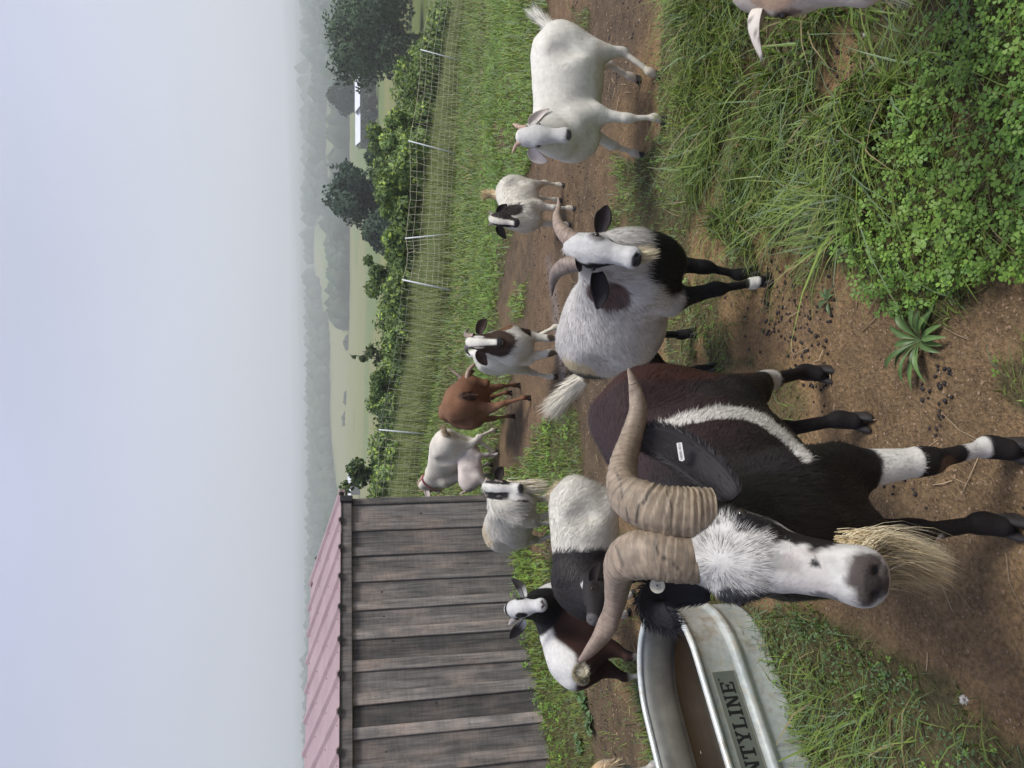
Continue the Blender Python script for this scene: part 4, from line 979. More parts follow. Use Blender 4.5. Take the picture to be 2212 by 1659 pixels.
    def horn(s, pts, radii, n=40, ex=1.0, ey=1.0, base=(.27, .20, .14), tip=None, rings=16, ridge=.05, name="horn", flat_dir=None, m=18, seed=0, dark=.55, cracks=()):
        A = spline(np.c_[np.asarray(pts, float) - s.O, np.asarray(radii, float)], n); P, r = A[:, :3], A[:, 3]
        t, u, w = frames(P)
        if flat_dir is not None:
            fd = np.asarray(flat_dir, float); u = nrm_rows(fd - t * (t @ fd)[:, None]); w = np.cross(t, u)
        s_ = np.linspace(0, 1, n); a = np.arange(m) * 2 * math.pi / m
        wp = np.cumsum(.35 + 1.3 * vnoise(np.stack([s_ * rings * .9 + seed * 3, s_ * 0, s_ * 0 + 1.5], -1))); wp = wp / wp[-1]
        ph = (wp ** .9 * rings)[:, None] + .25 * np.sin(a * 2 + seed)[None] + .5 * vnoise(np.stack(np.broadcast_arrays(np.cos(a)[None] * 1.5 + seed, np.sin(a)[None] * 1.5, s_[:, None] * 9), -1))
        saw = (ph % 1.0); amp = .25 + 1.3 * hash3((ph // 1).astype(int), np.full(ph.shape, 9), np.full(ph.shape, int(seed)))
        rg = 1 + (ridge * amp * (saw - .5) + ridge * .9 * (fbm(np.stack(np.broadcast_arrays(np.cos(a)[None] * 2 + seed, np.sin(a)[None] * 2, s_[:, None] * 40), -1), 3) - .5)) * (1 - s_[:, None] * .8) * sstep(0, .05, 1 - s_)[:, None]
        rr = r[:, None] * rg
        V = P[:, None] + (rr * np.cos(a)[None] * ex)[..., None] * u[:, None] + (rr * np.sin(a)[None] * ey)[..., None] * w[:, None]
        base, tip = np.array(base), np.array(tip if tip is not None else base) 
        C = base[None, None] * (1 - s_[:, None, None]) + tip[None, None] * s_[:, None, None]
        groove = 1 - dark * np.exp(-(np.minimum(saw, 1 - saw) / .10) ** 2) * (1 - s_[:, None] * .85) * (hash3((ph // 1).astype(int), np.full(ph.shape, 3), np.full(ph.shape, int(seed))) > .3)
        fine = 1 - .30 * (fbm(np.stack(np.broadcast_arrays(np.cos(a)[None] * 1.2 + seed, np.sin(a)[None] * 1.2, s_[:, None] * 120), -1), 2) > .56) * (1 - s_[:, None] * .7)
        grain = .80 + .42 * fbm(np.stack(np.broadcast_arrays(np.cos(a)[None] * 9 + seed, np.sin(a)[None] * 9, s_[:, None] * 7), -1), 3); C = C * groove[..., None] * fine[..., None] * grain[..., None] * (1 + .25 * (fbm(np.stack(np.broadcast_arrays(np.cos(a)[None] * 4, np.sin(a)[None] * 4, s_[:, None] * 3 + seed), -1), 3) - .5))[..., None]
        q = np.arange(n * m).reshape(n, m); Q = np.stack([q[:-1], np.roll(q, -1, 1)[:-1], np.roll(q, -1, 1)[1:], q[1:]], -1).reshape(-1, 4)
        for ck, cw in cracks: C = C * (1 - .88 * np.exp(-(px_dist(V.reshape(-1, 3), s.O, ck) / cw) ** 2)).reshape(n, m)[..., None]
        V = np.vstack([V.reshape(-1, 3), P[-1] + t[-1] * r[-1] * .6]); C = np.vstack([C.reshape(-1, 3), tip])
        F3 = np.array([[(n - 1) * m + k, (n - 1) * m + (k + 1) % m, n * m] for k in range(m)])
        return mesh_np(name, V, [Q, F3], m_horn, s.root, col=C)
    def tail(s, pts, r0, r1, colf, n=2500, length=.06, width=.003, spread=.5, name="tail", fan=None):
        """fleshy dock with long hair along it; colf(t) -> colour rows"""
        P = spline(np.asarray(pts, float) - s.O, 12); rad = np.linspace(r0, r1, 12); v, f = loft(P, rad, 10)
        tt = np.concatenate([np.repeat(np.linspace(0, 1, 12), 10), [0, 1]])
        q4 = np.array([x for x in f if len(x) == 4]); q3 = np.array([x for x in f if len(x) == 3])
        o = mesh_np(name, v, [q4, q3], m_coat, s.root, col=colf(tt, v))
        k = rng.random(n); kk = np.clip((k * 11).astype(int), 0, 10); fr = (k * 11 - kk)[:, None]
        c = P[kk] * (1 - fr) + P[kk + 1] * fr; T, U_, W_ = frames(P); a = rng.random(n) * 2 * math.pi
        side = U_[kk] * np.cos(a)[:, None] + W_[kk] * np.sin(a)[:, None]
        D = T[kk] * 1.0 + side * spread + rng.normal(0, .12, (n, 3))
        if fan is not None: D = D + np.asarray(fan)
        D = nrm_rows(D); R = c + side * (r0 + (r1 - r0) * k)[:, None] * .9
        hair_mesh("tail_hair", o, R, side, D, length * rng.uniform(.5, 1.2, n) * (.6 + .6 * k), width, np.clip(colf(k, R) * (1 + .15 * rng.normal(0, 1, (n, 1))), .005, .9), curl=.2)
        return o
    def tuft(s, R, Nn, D, length, width, C, name="beard", droop=None, seg=5, curl=.4, jit=.02):
        return hair_mesh(name, s.root, R, Nn, nrm_rows(D), length, width, C, curl=curl, seg=seg, droop=droop, jit=jit)

def nose_on_ray(px, py, poll, hs):
    d = ray(px, py); oc = C0 - poll; a = d @ d; bb = oc @ d; c = oc @ oc - hs * hs; disc = bb * bb - a * c
    t = (-bb - math.sqrt(disc)) / a if disc > 0 else -bb / a
    p = C0 + d * t
    if disc <= 0: p = poll + nrm(p - poll) * hs
    return p
def foot(x, y, Y=None):
    p = at_z(x, y, 0.0)
    for _ in range(4): p = at_z(x, y, float(gnear(p[0], p[1])[0]))
    return p
def gfoot(x, y): return np.array([x, y, float(gnear(x, y)[0])])
def flatcol(c, inner=None):
    def f(u, v, inn):
        k = np.asarray(inner if (inn and inner is not None) else c, float); o = np.tile(k, (len(u), 1))
        return o * (1 + .2 * (fbm(np.stack([u * 9, v * 4, u * 0], -1), 2) - .5))[:, None]
    return f
GG = "goats of the herd"
def stance(o, hd, hw, dx=(0, 0, 0, 0)):
    F = np.array([math.cos(hd), math.sin(hd)]); L = np.array([-F[1], F[0]]); out = []
    for k, (x, y) in enumerate(((.31, .12), (.31, -.12), (-.44, .12), (-.44, -.12))):
        p = np.array(o[:2]) + F * (x + dx[k]) * hw + L * y * hw; out.append(gfoot(p[0], p[1]))
    return out
def px_dist(V, O, poly):
    """distance of points to a polyline drawn on the picture, in picture units (used to place coat markings)"""
    x, y = to_px(V + O); P = np.array(poly, float); d = np.full(len(x), 1e9)
    for k in range(len(P) - 1):
        a, c = P[k], P[k + 1]; ab = c - a; t = np.clip(((x - a[0]) * ab[0] + (y - a[1]) * ab[1]) / (ab @ ab), 0, 1)
        d = np.minimum(d, np.hypot(x - a[0] - t * ab[0], y - a[1] - t * ab[1]))
    return d
def full(n, c): return np.tile(np.asarray(c, float), (n, 1))

# ---------------- the big buck in front
pb = at_y(1492, 1180, 1.16)
bk = Goat("goat", "big dark horned buck with white face and long golden beard, nearest of the herd", foot(2205, 968), foot(2188, 1132), foot(1788, 806), foot(1866, 908), .86, pb, nose_on_ray(1885, 1262, pb, .285), .285, res=.0062, wide=.74, hock=.7, muz=1.02, hdw=1.05, oshift=-.045)
STRIPE = [(1425, 925), (1480, 905), (1545, 892), (1600, 892), (1645, 905), (1690, 940), (1742, 988)]
def buck_coat(q, hq, hd):
    n = len(q); V = q[:, :1] * bk.F * bk.hw + q[:, 1:2] * bk.L * bk.hw + q[:, 2:3] * bk.hw * bk.U
    c = full(n, (.014, .012, .012))
    red = sstep(.60, .85, q[:, 2] + .25 * (fbm(q * 5, 3) - .5)) * sstep(.35, .0, q[:, 0]); c = paint(c, red * .8, (.040, .023, .024))
    c = paint(c, blob(q, (-.45, 0, .68), (.2, .4, .3), .2), (.045, .019, .015))
    d = px_dist(V, bk.O, STRIPE); m = (1 - sstep(8, 15, d + 8 * (fbm(q * 14, 3) - .5))) * (q[:, 1] > .02) * ~hd
    c = paint(c, m, (.66, .63, .58))
    c = paint(c, blob(q, (.14, .27, .72), (.05, .1, .05), .3, 14) * .55, (.30, .26, .25))
    # leg bands
    fl = (q[:, 0] > .1) & (q[:, 1] > .0) & ~hd; z = q[:, 2] + .03 * (fbm(q * 20, 2) - .5)
    c = paint(c, fl * sstep(.315, .325, z) * (1 - sstep(.43, .45, z)), WHITE); c = paint(c, fl * sstep(.10, .11, z) * (1 - sstep(.17, .18, z)), (.6, .58, .54))
    c = paint(c, fl * blob(q, (.36, .12, .235), (.06, .06, .05)) * .8, (.12, .07, .045))
    fr = (q[:, 0] > .1) & (q[:, 1] < 0) & ~hd; c = paint(c, fr * blob(q, (.36, -.1, .235), (.06, .04, .02)), (.55, .5, .45))
    hl = (q[:, 0] < -.2) & (q[:, 1] > 0) & ~hd; c = paint(c, hl * sstep(.25, .27, z) * (1 - sstep(.315, .33, z)), (.45, .42, .38))
    # head
    ho = blob(hq, (.15, 0, -.1), (.5, .36, .36)) * 0
    face = hd & (hq[:, 0] > -.1)
    hm = face.astype(float)
    rgd = .05 * (fbm(hq * 11, 3) - .5) * 2
    wl = np.where(hq[:, 1] > 0, np.interp(hq[:, 0], [0, .2, .34, .60, .78, .86], [.24, .235, .17, .115, .12, .4]), np.interp(hq[:, 0], [0, .2, .34, .60, .78], [.24, .23, .185, .17, .4]))
    white = hm * sstep(.012, -.012, np.abs(hq[:, 1]) - wl + rgd) * np.where(hq[:, 0] < .8, sstep(-.26, -.20, hq[:, 2]), 1)
    tone = fbm(hq * np.array([6, 26, 12]), 4)
    wc = np.array([.63, .615, .58])[None] * (.42 + 1.0 * tone[:, None])
    c = c * (1 - white[:, None]) + wc * white[:, None]
    c = paint(c, hm * blob(hq, (.40, 0, .1), (.14, .08, .2), .3, 12) * .15, (.2, .19, .19))
    c = paint(c, hm * blob(hq, (.38, -.22, .02), (.20, .12, .13), .3, 10), (.04, .04, .045))
    c = paint(c, hm * blob(hq, (.36, .25, -.02), (.14, .09, .12), .2, 10), (.035, .035, .04))
    c = paint(c, hm * blob(hq, (.60, .03, .08), (.08, .05, .15), .5, 16) * .5, (.10, .095, .095))
    c = paint(c, hm * blob(hq, (.70, .0, .05), (.12, .14, .12), .5, 16) * .4, (.36, .31, .29))
    c = paint(c, hm * blob(hq, (.74, .055, .05), (.022, .022, .12), .1, 30), (.03, .03, .03))
    c = paint(c, hm * blob(hq, (.77, -.12, -.04), (.07, .05, .10), .4, 20) * .75, (.08, .08, .085))
    c = paint(c, hm * blob(hq, (.985, .01, -.015), (.13, .135, .088), .28, 26, .2), (.068, .057, .051)); c = paint(c, hm * blob(hq, (1.02, 0, .01), (.055, .10, .045), .3, 20, .2), (.036, .030, .028)); c = paint(c, hm * blob(hq, (1.0, 0, -.115), (.06, .15, .03), .3, 20, .2) * .8, (.40, .37, .34))
    c = paint(c, hm * blob(hq, (.93, 0, -.165), (.14, .2, .026), .1, 14) * .9, (.03, .026, .025))
    c = paint(c, hm * sstep(.60, .7, hq[:, 0]) * sstep(-.17, -.20, hq[:, 2]) * .7, (.50, .47, .43))
    # pale streaks under the jaw on its left
    c = paint(c, hm * blob(hq, (.50, .12, -.30), (.16, .09, .05), .4, 14), (.6, .58, .54))
    return c
bk.finish(buck_coat)
bk.hooves(); bk.eyes(.85)
bk.fur(42000, .024, .0014, .22, part='body'); bk.fur(26000, .020, .0010, .28, whorl=True, hscale=.75, part='head', name='face_hair', pepper=.22, njit=.32, lift=.13, seg=2, curl=.55)
w2 = lambda x, y, Y: at_y(x, y, Y)
R_ = 1.23 / FPX
HB, HT = (.285, .228, .160), (.235, .185, .14)
bk.horn([w2(1535, 1108, 1.125), w2(1470, 1108, 1.13), w2(1405, 1096, 1.15), w2(1352, 1066, 1.19), w2(1346, 1010, 1.24), w2(1362, 950, 1.27), w2(1378, 890, 1.28), w2(1371, 838, 1.28), w2(1358, 797, 1.28)],
        np.array([50, 53, 51, 47, 36, 28, 22, 14, 4]) * R_, 240, base=HB, tip=HT, rings=34, ridge=.085, dark=.55, flat_dir=(1, 0, .3), ex=1.05, ey=.85, m=40, seed=2, cracks=[([(1420, 1040), (1398, 1068), (1396, 1082), (1379, 1092), (1374, 1128)], 2.6), ([(1352, 1096), (1360, 1140), (1350, 1150)], 1.6), ([(1440, 1060), (1452, 1100), (1448, 1140)], 1.5), ([(1328, 1010), (1340, 1040), (1345, 1080)], 1.4)])
bk.horn([w2(1520, 1208, 1.125), w2(1460, 1204, 1.13), w2(1395, 1197, 1.15), w2(1346, 1210, 1.19), w2(1336, 1252, 1.24), w2(1328, 1305, 1.27), w2(1306, 1362, 1.28), w2(1275, 1405, 1.28), w2(1252, 1428, 1.28)],
        np.array([49, 52, 51, 46, 37, 29, 22, 14, 5]) * R_, 240, base=HB, tip=(.20, .15, .125), rings=34, ridge=.07, dark=.5, flat_dir=(1, 0, -.3), ex=1.05, ey=.85, m=40, seed=7, cracks=[([(1412, 1170), (1425, 1200), (1452, 1215), (1470, 1235)], 1.8), ([(1330, 1180), (1345, 1215), (1340, 1240)], 1.4)])
EB = (.020, .019, .021)
bk.ear(1, [w2(1580, 1078, 1.17), w2(1535, 1030, 1.21), w2(1470, 978, 1.25), w2(1415, 950, 1.27), w2(1368, 940, 1.28)], .062, (.25, -1, .1), flatcol(EB, (.030, .028, .030)), cup=.42, hair=3500)
eP, eT, eO = bk.earP
bk.ear(-1, [w2(1535, 1272, 1.17), w2(1462, 1268, 1.19), w2(1408, 1284, 1.19), w2(1415, 1322, 1.18), w2(1462, 1357, 1.165)], .062, (-.2, -1, -.2), flatcol(EB, (.02, .02, .024)), cup=.3, hair=2500)
# ear tags
def text_mesh(txt, name, size, mat, parent, M, ext=.0004):
    cu = bpy.data.curves.new(name, 'FONT'); cu.body = txt; cu.size = size; cu.align_x = 'CENTER'; cu.align_y = 'CENTER'; cu.extrude = ext; cu.resolution_u = 3
    t = bpy.data.objects.new(name, cu); COL.objects.link(t); dg = bpy.context.evaluated_depsgraph_get()
    me = bpy.data.meshes.new_from_object(t.evaluated_get(dg)); bpy.data.objects.remove(t); me.name = name
    me.transform(M); me.materials.clear(); me.materials.append(mat); o = bpy.data.objects.new(name, me); COL.objects.link(o); o.parent = parent; return o
m_tagw = simple("white plastic tag", (.78, .78, .76), .35, var=.04, bumps=0)
m_tagc = simple("cream plastic tag", (.62, .60, .47), .45, var=.06, bumps=0)
m_ink = simple("grey ink", (.12, .12, .12), .5, bumps=0, var=.1)
m_inkp = simple("faded ink", (.33, .33, .30), .5, bumps=0, var=.1)
tc_ = w2(1470, 975, 1.235) - bk.O
zt = nrm(C0 - (tc_ + bk.O)); xt = nrm(np.cross([0, 0, 1.], zt) + np.array([0, 0, .12])); xt = nrm(xt - zt * (xt @ zt)); yt = np.cross(zt, xt)
Rt = np.stack([xt, yt, zt], 1)
tm = MB(); hw_, hh_ = .0150, .0046
pts = [(-hw_, -hh_), (hw_ - .001, -hh_), (hw_, -hh_ + .001), (hw_, hh_ - .001), (hw_ - .001, hh_), (-hw_, hh_), (-hw_ - .0022, 0)]
v = np.array([(a, c, z) for z in (-.001, .001) for a, c in pts]) @ Rt.T + tc_
k_ = len(pts); tm.v.append(v); tm.c.append(np.ones((len(v), 3))); tm.n = len(v)
tm.f3 += [(k_, k_ + i, k_ + i + 1) for i in range(1, k_ - 1)] + [(0, i + 1, i) for i in range(1, k_ - 1)]; tm.f4 += [(i, (i + 1) % k_, k_ + (i + 1) % k_, k_ + i) for i in range(k_)]
et = tm.build("ear_tag", m_tagw, bk.root); et["label"] = "white rectangular ear tag"
def mat4(R, t): return Matrix(((R[0, 0], R[0, 1], R[0, 2], t[0]), (R[1, 0], R[1, 1], R[1, 2], t[1]), (R[2, 0], R[2, 1], R[2, 2], t[2]), (0, 0, 0, 1)))
text_mesh("NBBRI 0015", "lettering", .0056, m_ink, et, mat4(Rt, tc_ + Rt[:, 2] * .0012), .0002)
dc = w2(1420, 1265, 1.165) - bk.O; zt = nrm(C0 - (dc + bk.O) + np.array([-.1, 0, .1])); xt = nrm(np.cross([0, 0, 1.], zt)); Rd = np.stack([xt, np.cross(zt, xt), zt], 1)
dm = MB(); dm.tube([dc - zt * .0012, dc - zt * .0004, dc + zt * .0004, dc + zt * .0012], [.0118, .0123, .0123, .0116], 24)
dt = dm.build("ear_tag", m_tagc, bk.root, smooth=False); dt["label"] = "round cream button ear tag"
text_mesh("66", "lettering", .011, m_inkp, dt, mat4(Rd, dc + zt * .0014 - xt * .002 - Rd[:, 1] * .002), .0002)
sm_ = MB(); sm_.tube([dc + zt * .001, dc + zt * .0022], [.0018, .0015], 10); sm_.build("stud", m_ink, dt)
# golden beard
nb = 9500
rx = rng.uniform(.71, .93, nb); ry = rng.normal(0, .058, nb); R = np.array([bk.h(a, c, -.255 + .04 * a) for a, c in zip(rx, ry)])
tip = w2(2066, 1264, 1.03) - bk.O; midp = w2(1930, 1135, 1.07) - bk.O
lk_ = vnoise(np.c_[rx * 22, ry * 60, rx * 0])[:, None] - .5; jt = rng.normal(0, 1, (nb, 3)) * .015 + lk_ * np.array([.07, .0, .02])
Dd = nrm_rows((midp - R) + jt); dr = nrm_rows((tip + jt * .75) - R)
gold = np.array([.46, .35, .18]); k = np.clip(lk_ * 1.6 + .5 + rng.normal(0, .2, (nb, 1)), 0, 1); Cb = (gold * (1 - k) + np.array([.66, .58, .40]) * k) * (1 + .12 * rng.normal(0, 1, (nb, 1)))
lenb = np.linalg.norm(tip - R, axis=1) * np.clip(rng.uniform(.45, 1.08, nb), 0, 1.03)
bk.tuft(R, nrm_rows(np.tile(C0 - bk.O - bk.nose, (nb, 1)) + rng.normal(0, .35, (nb, 3))), Dd, lenb, .0011, np.clip(Cb, .02, .9), droop=dr, seg=6, curl=.80, jit=.006)

# ---------------- grey-white doe with the black chest
pd = at_y(1247, 536, 2.42)
de = Goat("goat", "horned grey-white doe with black chest, black front legs and white face in the grass", foot(1628, 592), foot(1660, 610), gfoot(.22, 3.16), gfoot(.06, 2.98), .68, pd, nose_on_ray(1372, 561, pd, .212), .212, res=.006, belly=1.25, wide=1.0, hdw=1.12)
def de_coat(q, hq, hd):
    n = len(q); V = q[:, :1] * de.F * de.hw + q[:, 1:2] * de.L * de.hw + q[:, 2:3] * de.hw * de.U; b = ~hd
    t = fbm(q * np.array([6, 6, 14]), 4); c = full(n, (.60, .575, .54)) * (.74 + .55 * t)[:, None]
    c = paint(c, b * sstep(.62, .45, q[:, 2]) * sstep(.45, .6, fbm(q * 16, 3)) * .7, (.16, .16, .165))
    chest = blob(q, (.47, .02, .60), (.26, .22, .20), .12, 6) * b; c = paint(c, chest, BLACK)
    c = paint(c, b * (q[:, 0] > .12) * sstep(.50, .46, q[:, 2]), BLACK)
    c = paint(c, b * (q[:, 0] > .1) * (q[:, 1] < 0) * sstep(.11, .10, q[:, 2]) * sstep(.05, .06, q[:, 2]), WHITE)
    c = paint(c, b * blob(q, (.34, .17, .47), (.08, .06, .035), .1), (.55, .5, .45))
    c = paint(c, blob(q, (.32, -.2, .92), (.13, .16, .13), .2, 7) * b, (.10, .065, .06))
    c = paint(c, b * (q[:, 0] < -.15) * sstep(.60, .56, q[:, 2] + .06 * (fbm(q * 8, 2) - .5)) * sstep(-.1, -.22, q[:, 0]), BLACK)
    c = paint(c, blob(q, (-.38, -.14, .86), (.12, .14, .10), .3, 10) * b, (.58, .48, .30)); c = paint(c, blob(q, (-.48, -.16, .78), (.10, .16, .13), .3, 10) * b, (.05, .05, .055))
    m = hd.astype(float); w = full(n, (.60, .595, .58)) * (.62 + .6 * fbm(hq * np.array([9, 16, 9]), 3))[:, None]; c = c * (1 - m[:, None]) + w * m[:, None]
    c = paint(c, m * blob(hq, (.36, -.24, -.04), (.40, .15, .20), .2, 8), BLACK); c = paint(c, m * blob(hq, (.33, .225, .03), (.13, .07, .07), .2, 12) * .8, (.09, .07, .065))
    c = paint(c, m * blob(hq, (.33, .25, .02), (.15, .12, .12), .3, 12) * .7, (.16, .15, .15))
    c = paint(c, m * blob(hq, (.62, .2, -.17), (.18, .1, .07), .1), BLACK)
    c = paint(c, m * blob(hq, (1.0, 0, -.035), (.115, .11, .085), .15, 12), (.045, .043, .045))
    c = paint(c, m * blob(hq, (.92, 0, -.165), (.13, .17, .027), .1), (.05, .048, .048))
    c = paint(c, m * sstep(.04, -.02, hq[:, 0]) * blob(hq, (-.1, 0, -.1), (.2, .4, .4)) * .0, BLACK)
    return c
de.finish(de_coat); de.hooves(); de.eyes(1.25)
de.fur(32000, .032, .0020, .15, lift=.24, hscale=.45)
R_ = 2.6 / FPX
de.horn([w2(1253, 526, 2.42), w2(1228, 512, 2.45), w2(1210, 492, 2.5), w2(1203, 468, 2.53), w2(1207, 446, 2.55), w2(1206, 427, 2.56)], np.array([19, 18, 14, 9.5, 5.5, 1.5]) * R_, 60, base=(.27, .205, .16), tip=(.30, .23, .18), rings=22, ridge=.07, m=16, seed=3)
de.horn([w2(1250, 568, 2.42), w2(1222, 574, 2.45), w2(1203, 588, 2.5), w2(1194, 610, 2.54), w2(1192, 640, 2.57)], np.array([19, 18, 14, 8.5, 1.5]) * R_, 60, base=(.25, .20, .165), tip=(.13, .105, .09), rings=20, ridge=.07, m=16, seed=5)
de.ear(1, [w2(1293, 503, 2.46), w2(1299, 480, 2.48), w2(1306, 462, 2.5), w2(1311, 443, 2.5)], .060, (.2, -1, .0), flatcol((.015, .014, .016), (.03, .024, .026)), cup=.5)
de.ear(-1, [w2(1290, 588, 2.46), w2(1294, 615, 2.46), w2(1296, 640, 2.47), w2(1290, 668, 2.48)], .062, (0, -1, .3), flatcol((.015, .014, .016), (.02, .018, .02)), cup=.5)
de.tail([w2(1262, 815, 3.22), w2(1240, 835, 3.26), w2(1215, 860, 3.3)], .035, .014, lambda t, p: full(len(t), (.64, .60, .50)), n=2200, length=.11, width=.004, spread=.35)
nb = 500; R = np.array([de.h(a, c, -.25) for a, c in zip(rng.uniform(.72, .92, nb), rng.normal(0, .04, nb))])
de.tuft(R, full(nb, -FWD), np.tile((.1, -.1, -1.), (nb, 1)) + rng.normal(0, .15, (nb, 3)), .075 * rng.uniform(.5, 1.1, nb), .003, full(nb, (.62, .55, .38)), droop=full(nb, (.25, 0, -.97)), curl=.4)

# ---------------- white goat on the right
o = (1.44, 3.66); hd_ = math.pi + .22; P_ = stance(o, hd_, .62)
pw = at_y(1136, 294, 3.38)
wg = Goat("goat", "all white goat with small tan horns standing side-on on the bare earth", foot(1437, 258), foot(1390, 334), foot(1426, 160), gfoot(1.60, 3.82), .615, pw, nose_on_ray(1226, 290, pw, .20), .20, heading=hd_, origin=(o[0], o[1], 0), res=.0075, belly=1.1)
def white_coat(q, hq, hd, warm=.5):
    n = len(q); t = fbm(q * 6, 3); c = full(n, (.70, .68, .61)) * (.9 + .2 * t)[:, None]; b = ~hd
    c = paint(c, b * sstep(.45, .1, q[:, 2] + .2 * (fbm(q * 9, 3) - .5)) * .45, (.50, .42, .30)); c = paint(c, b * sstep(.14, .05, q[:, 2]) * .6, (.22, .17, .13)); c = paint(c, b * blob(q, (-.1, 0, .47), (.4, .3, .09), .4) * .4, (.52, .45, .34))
    c = paint(c, b * blob(q, (.38, .10, .27), (.05, .07, .045), .2), (.20, .14, .09)); c = paint(c, b * blob(q, (.38, -.10, .27), (.05, .07, .045), .2), (.2, .14, .09))
    m = hd.astype(float); c = paint(c, m * .6, (.58, .58, .57)); c = c * (1 - m * (.30 * fbm(hq * 9, 3)))[:, None]
    c = paint(c, m * blob(hq, (1.0, 0, -.05), (.10, .12, .09), .15, 12), (.10, .085, .085))
    c = paint(c, m * blob(hq, (.93, 0, -.165), (.09, .15, .014), .1) * .6, (.2, .17, .16))
    c = paint(c, m * blob(hq, (.33, .24, .02), (.07, .06, .05), .1) * .6, (.14, .11, .1)); c = paint(c, m * blob(hq, (.33, -.24, .02), (.07, .06, .05), .1) * .6, (.14, .11, .1))
    return c
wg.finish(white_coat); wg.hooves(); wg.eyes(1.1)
wg.fur(9000, .022, .0030, .03, lift=.10, hscale=.4, njit=.06)
R_ = 3.6 / FPX; TAN = (.42, .27, .20)
wg.horn([w2(1138, 277, 3.38), w2(1124, 275, 3.4), w2(1115, 271, 3.43), w2(1108, 267, 3.45)], np.array([6, 5, 3.5, 1]) * R_, 24, base=TAN, tip=(.5, .36, .28), rings=7, m=10)
wg.horn([w2(1138, 307, 3.38), w2(1122, 308, 3.4), w2(1113, 317, 3.43), w2(1106, 332, 3.45)], np.array([6, 5, 3.8, 1]) * R_, 24, base=TAN, tip=(.5, .36, .28), rings=7, m=10)
WE = flatcol((.68, .67, .64), (.62, .55, .52))
wg.ear(1, [w2(1147, 320, 3.4), w2(1152, 333, 3.41), w2(1166, 344, 3.41), w2(1184, 348, 3.41)], .055, (-.3, -1, .2), WE, cup=.5)
wg.ear(-1, [w2(1147, 272, 3.42), w2(1153, 260, 3.46), w2(1166, 247, 3.5), w2(1186, 235, 3.52)], .050, (.5, -1, .1), WE, cup=.5)
wg.tail([w2(1212, 90, 3.78), w2(1190, 62, 3.82), w2(1165, 38, 3.85)], .032, .010, lambda t, p: full(len(t), (.68, .66, .59)), n=1500, length=.075, width=.004, spread=.4)

# ---------------- small white goat with black-sided face
ps = at_y(1068, 474, 4.93)
sg = Goat("goat", "small white goat with black-sided face and raised cream tail beside the all white goat", foot(1243, 450), foot(1233, 485), foot(1219, 400), foot(1213, 432), .49, ps, nose_on_ray(1116, 483, ps, .165), .165, res=.008)
def sg_coat(q, hq, hd):
    n = len(q); b = ~hd; c = full(n, (.69, .66, .57)) * (.88 + .24 * fbm(q * 6, 3))[:, None]
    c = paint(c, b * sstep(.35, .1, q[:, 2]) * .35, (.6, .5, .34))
    for y in (.11, -.11): c = paint(c, b * blob(q, (.37, y, .27), (.06, .07, .06), .2), (.10, .07, .045))
    c = paint(c, blob(q, (.45, .16, .93), (.12, .10, .17), .15, 8) * b, (.035, .028, .026)); c = paint(c, blob(q, (.43, -.20, .85), (.07, .06, .06), .15, 8) * b, (.035, .028, .026))
    m = hd.astype(float); c = paint(c, m * sstep(.11, .14, np.abs(hq[:, 1]) + .05 * hq[:, 0]), (.022, .019, .018)); c = paint(c, m * sstep(-.16, -.2, hq[:, 2]), (.03, .026, .024))
    c = paint(c, m * blob(hq, (1.0, 0, -.06), (.15, .2, .16), .1), (.05, .045, .044)); return c
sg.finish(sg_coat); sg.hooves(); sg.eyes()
sg.fur(9000, .028, .0038, .08, lift=.25)
R_ = 5.1 / FPX; BE = flatcol((.020, .018, .018), (.028, .022, .021))
sg.horn([w2(1068, 466, 4.93), w2(1062, 461, 4.95), w2(1055, 456, 4.97)], np.array([4, 3, 1]) * R_, 14, base=(.16, .13, .12), rings=4, m=8)
sg.horn([w2(1068, 482, 4.93), w2(1061, 484, 4.95), w2(1055, 485, 4.97)], np.array([4, 3, 1]) * R_, 14, base=(.16, .13, .12), rings=4, m=8)
sg.ear(1, [w2(1076, 462, 4.95), w2(1083, 452, 4.96), w2(1095, 441, 4.97)], .058, (.2, -1, 0), BE)
sg.ear(-1, [w2(1074, 489, 4.95), w2(1082, 501, 4.96), w2(1093, 516, 4.97)], .055, (-.2, -1, 0), BE)
sg.tail([w2(1082, 424, 5.35), w2(1066, 420, 5.38), w2(1054, 420, 5.38)], .03, .014, lambda t, p: full(len(t), (.60, .48, .28)), n=900, length=.06, width=.006, spread=.35)

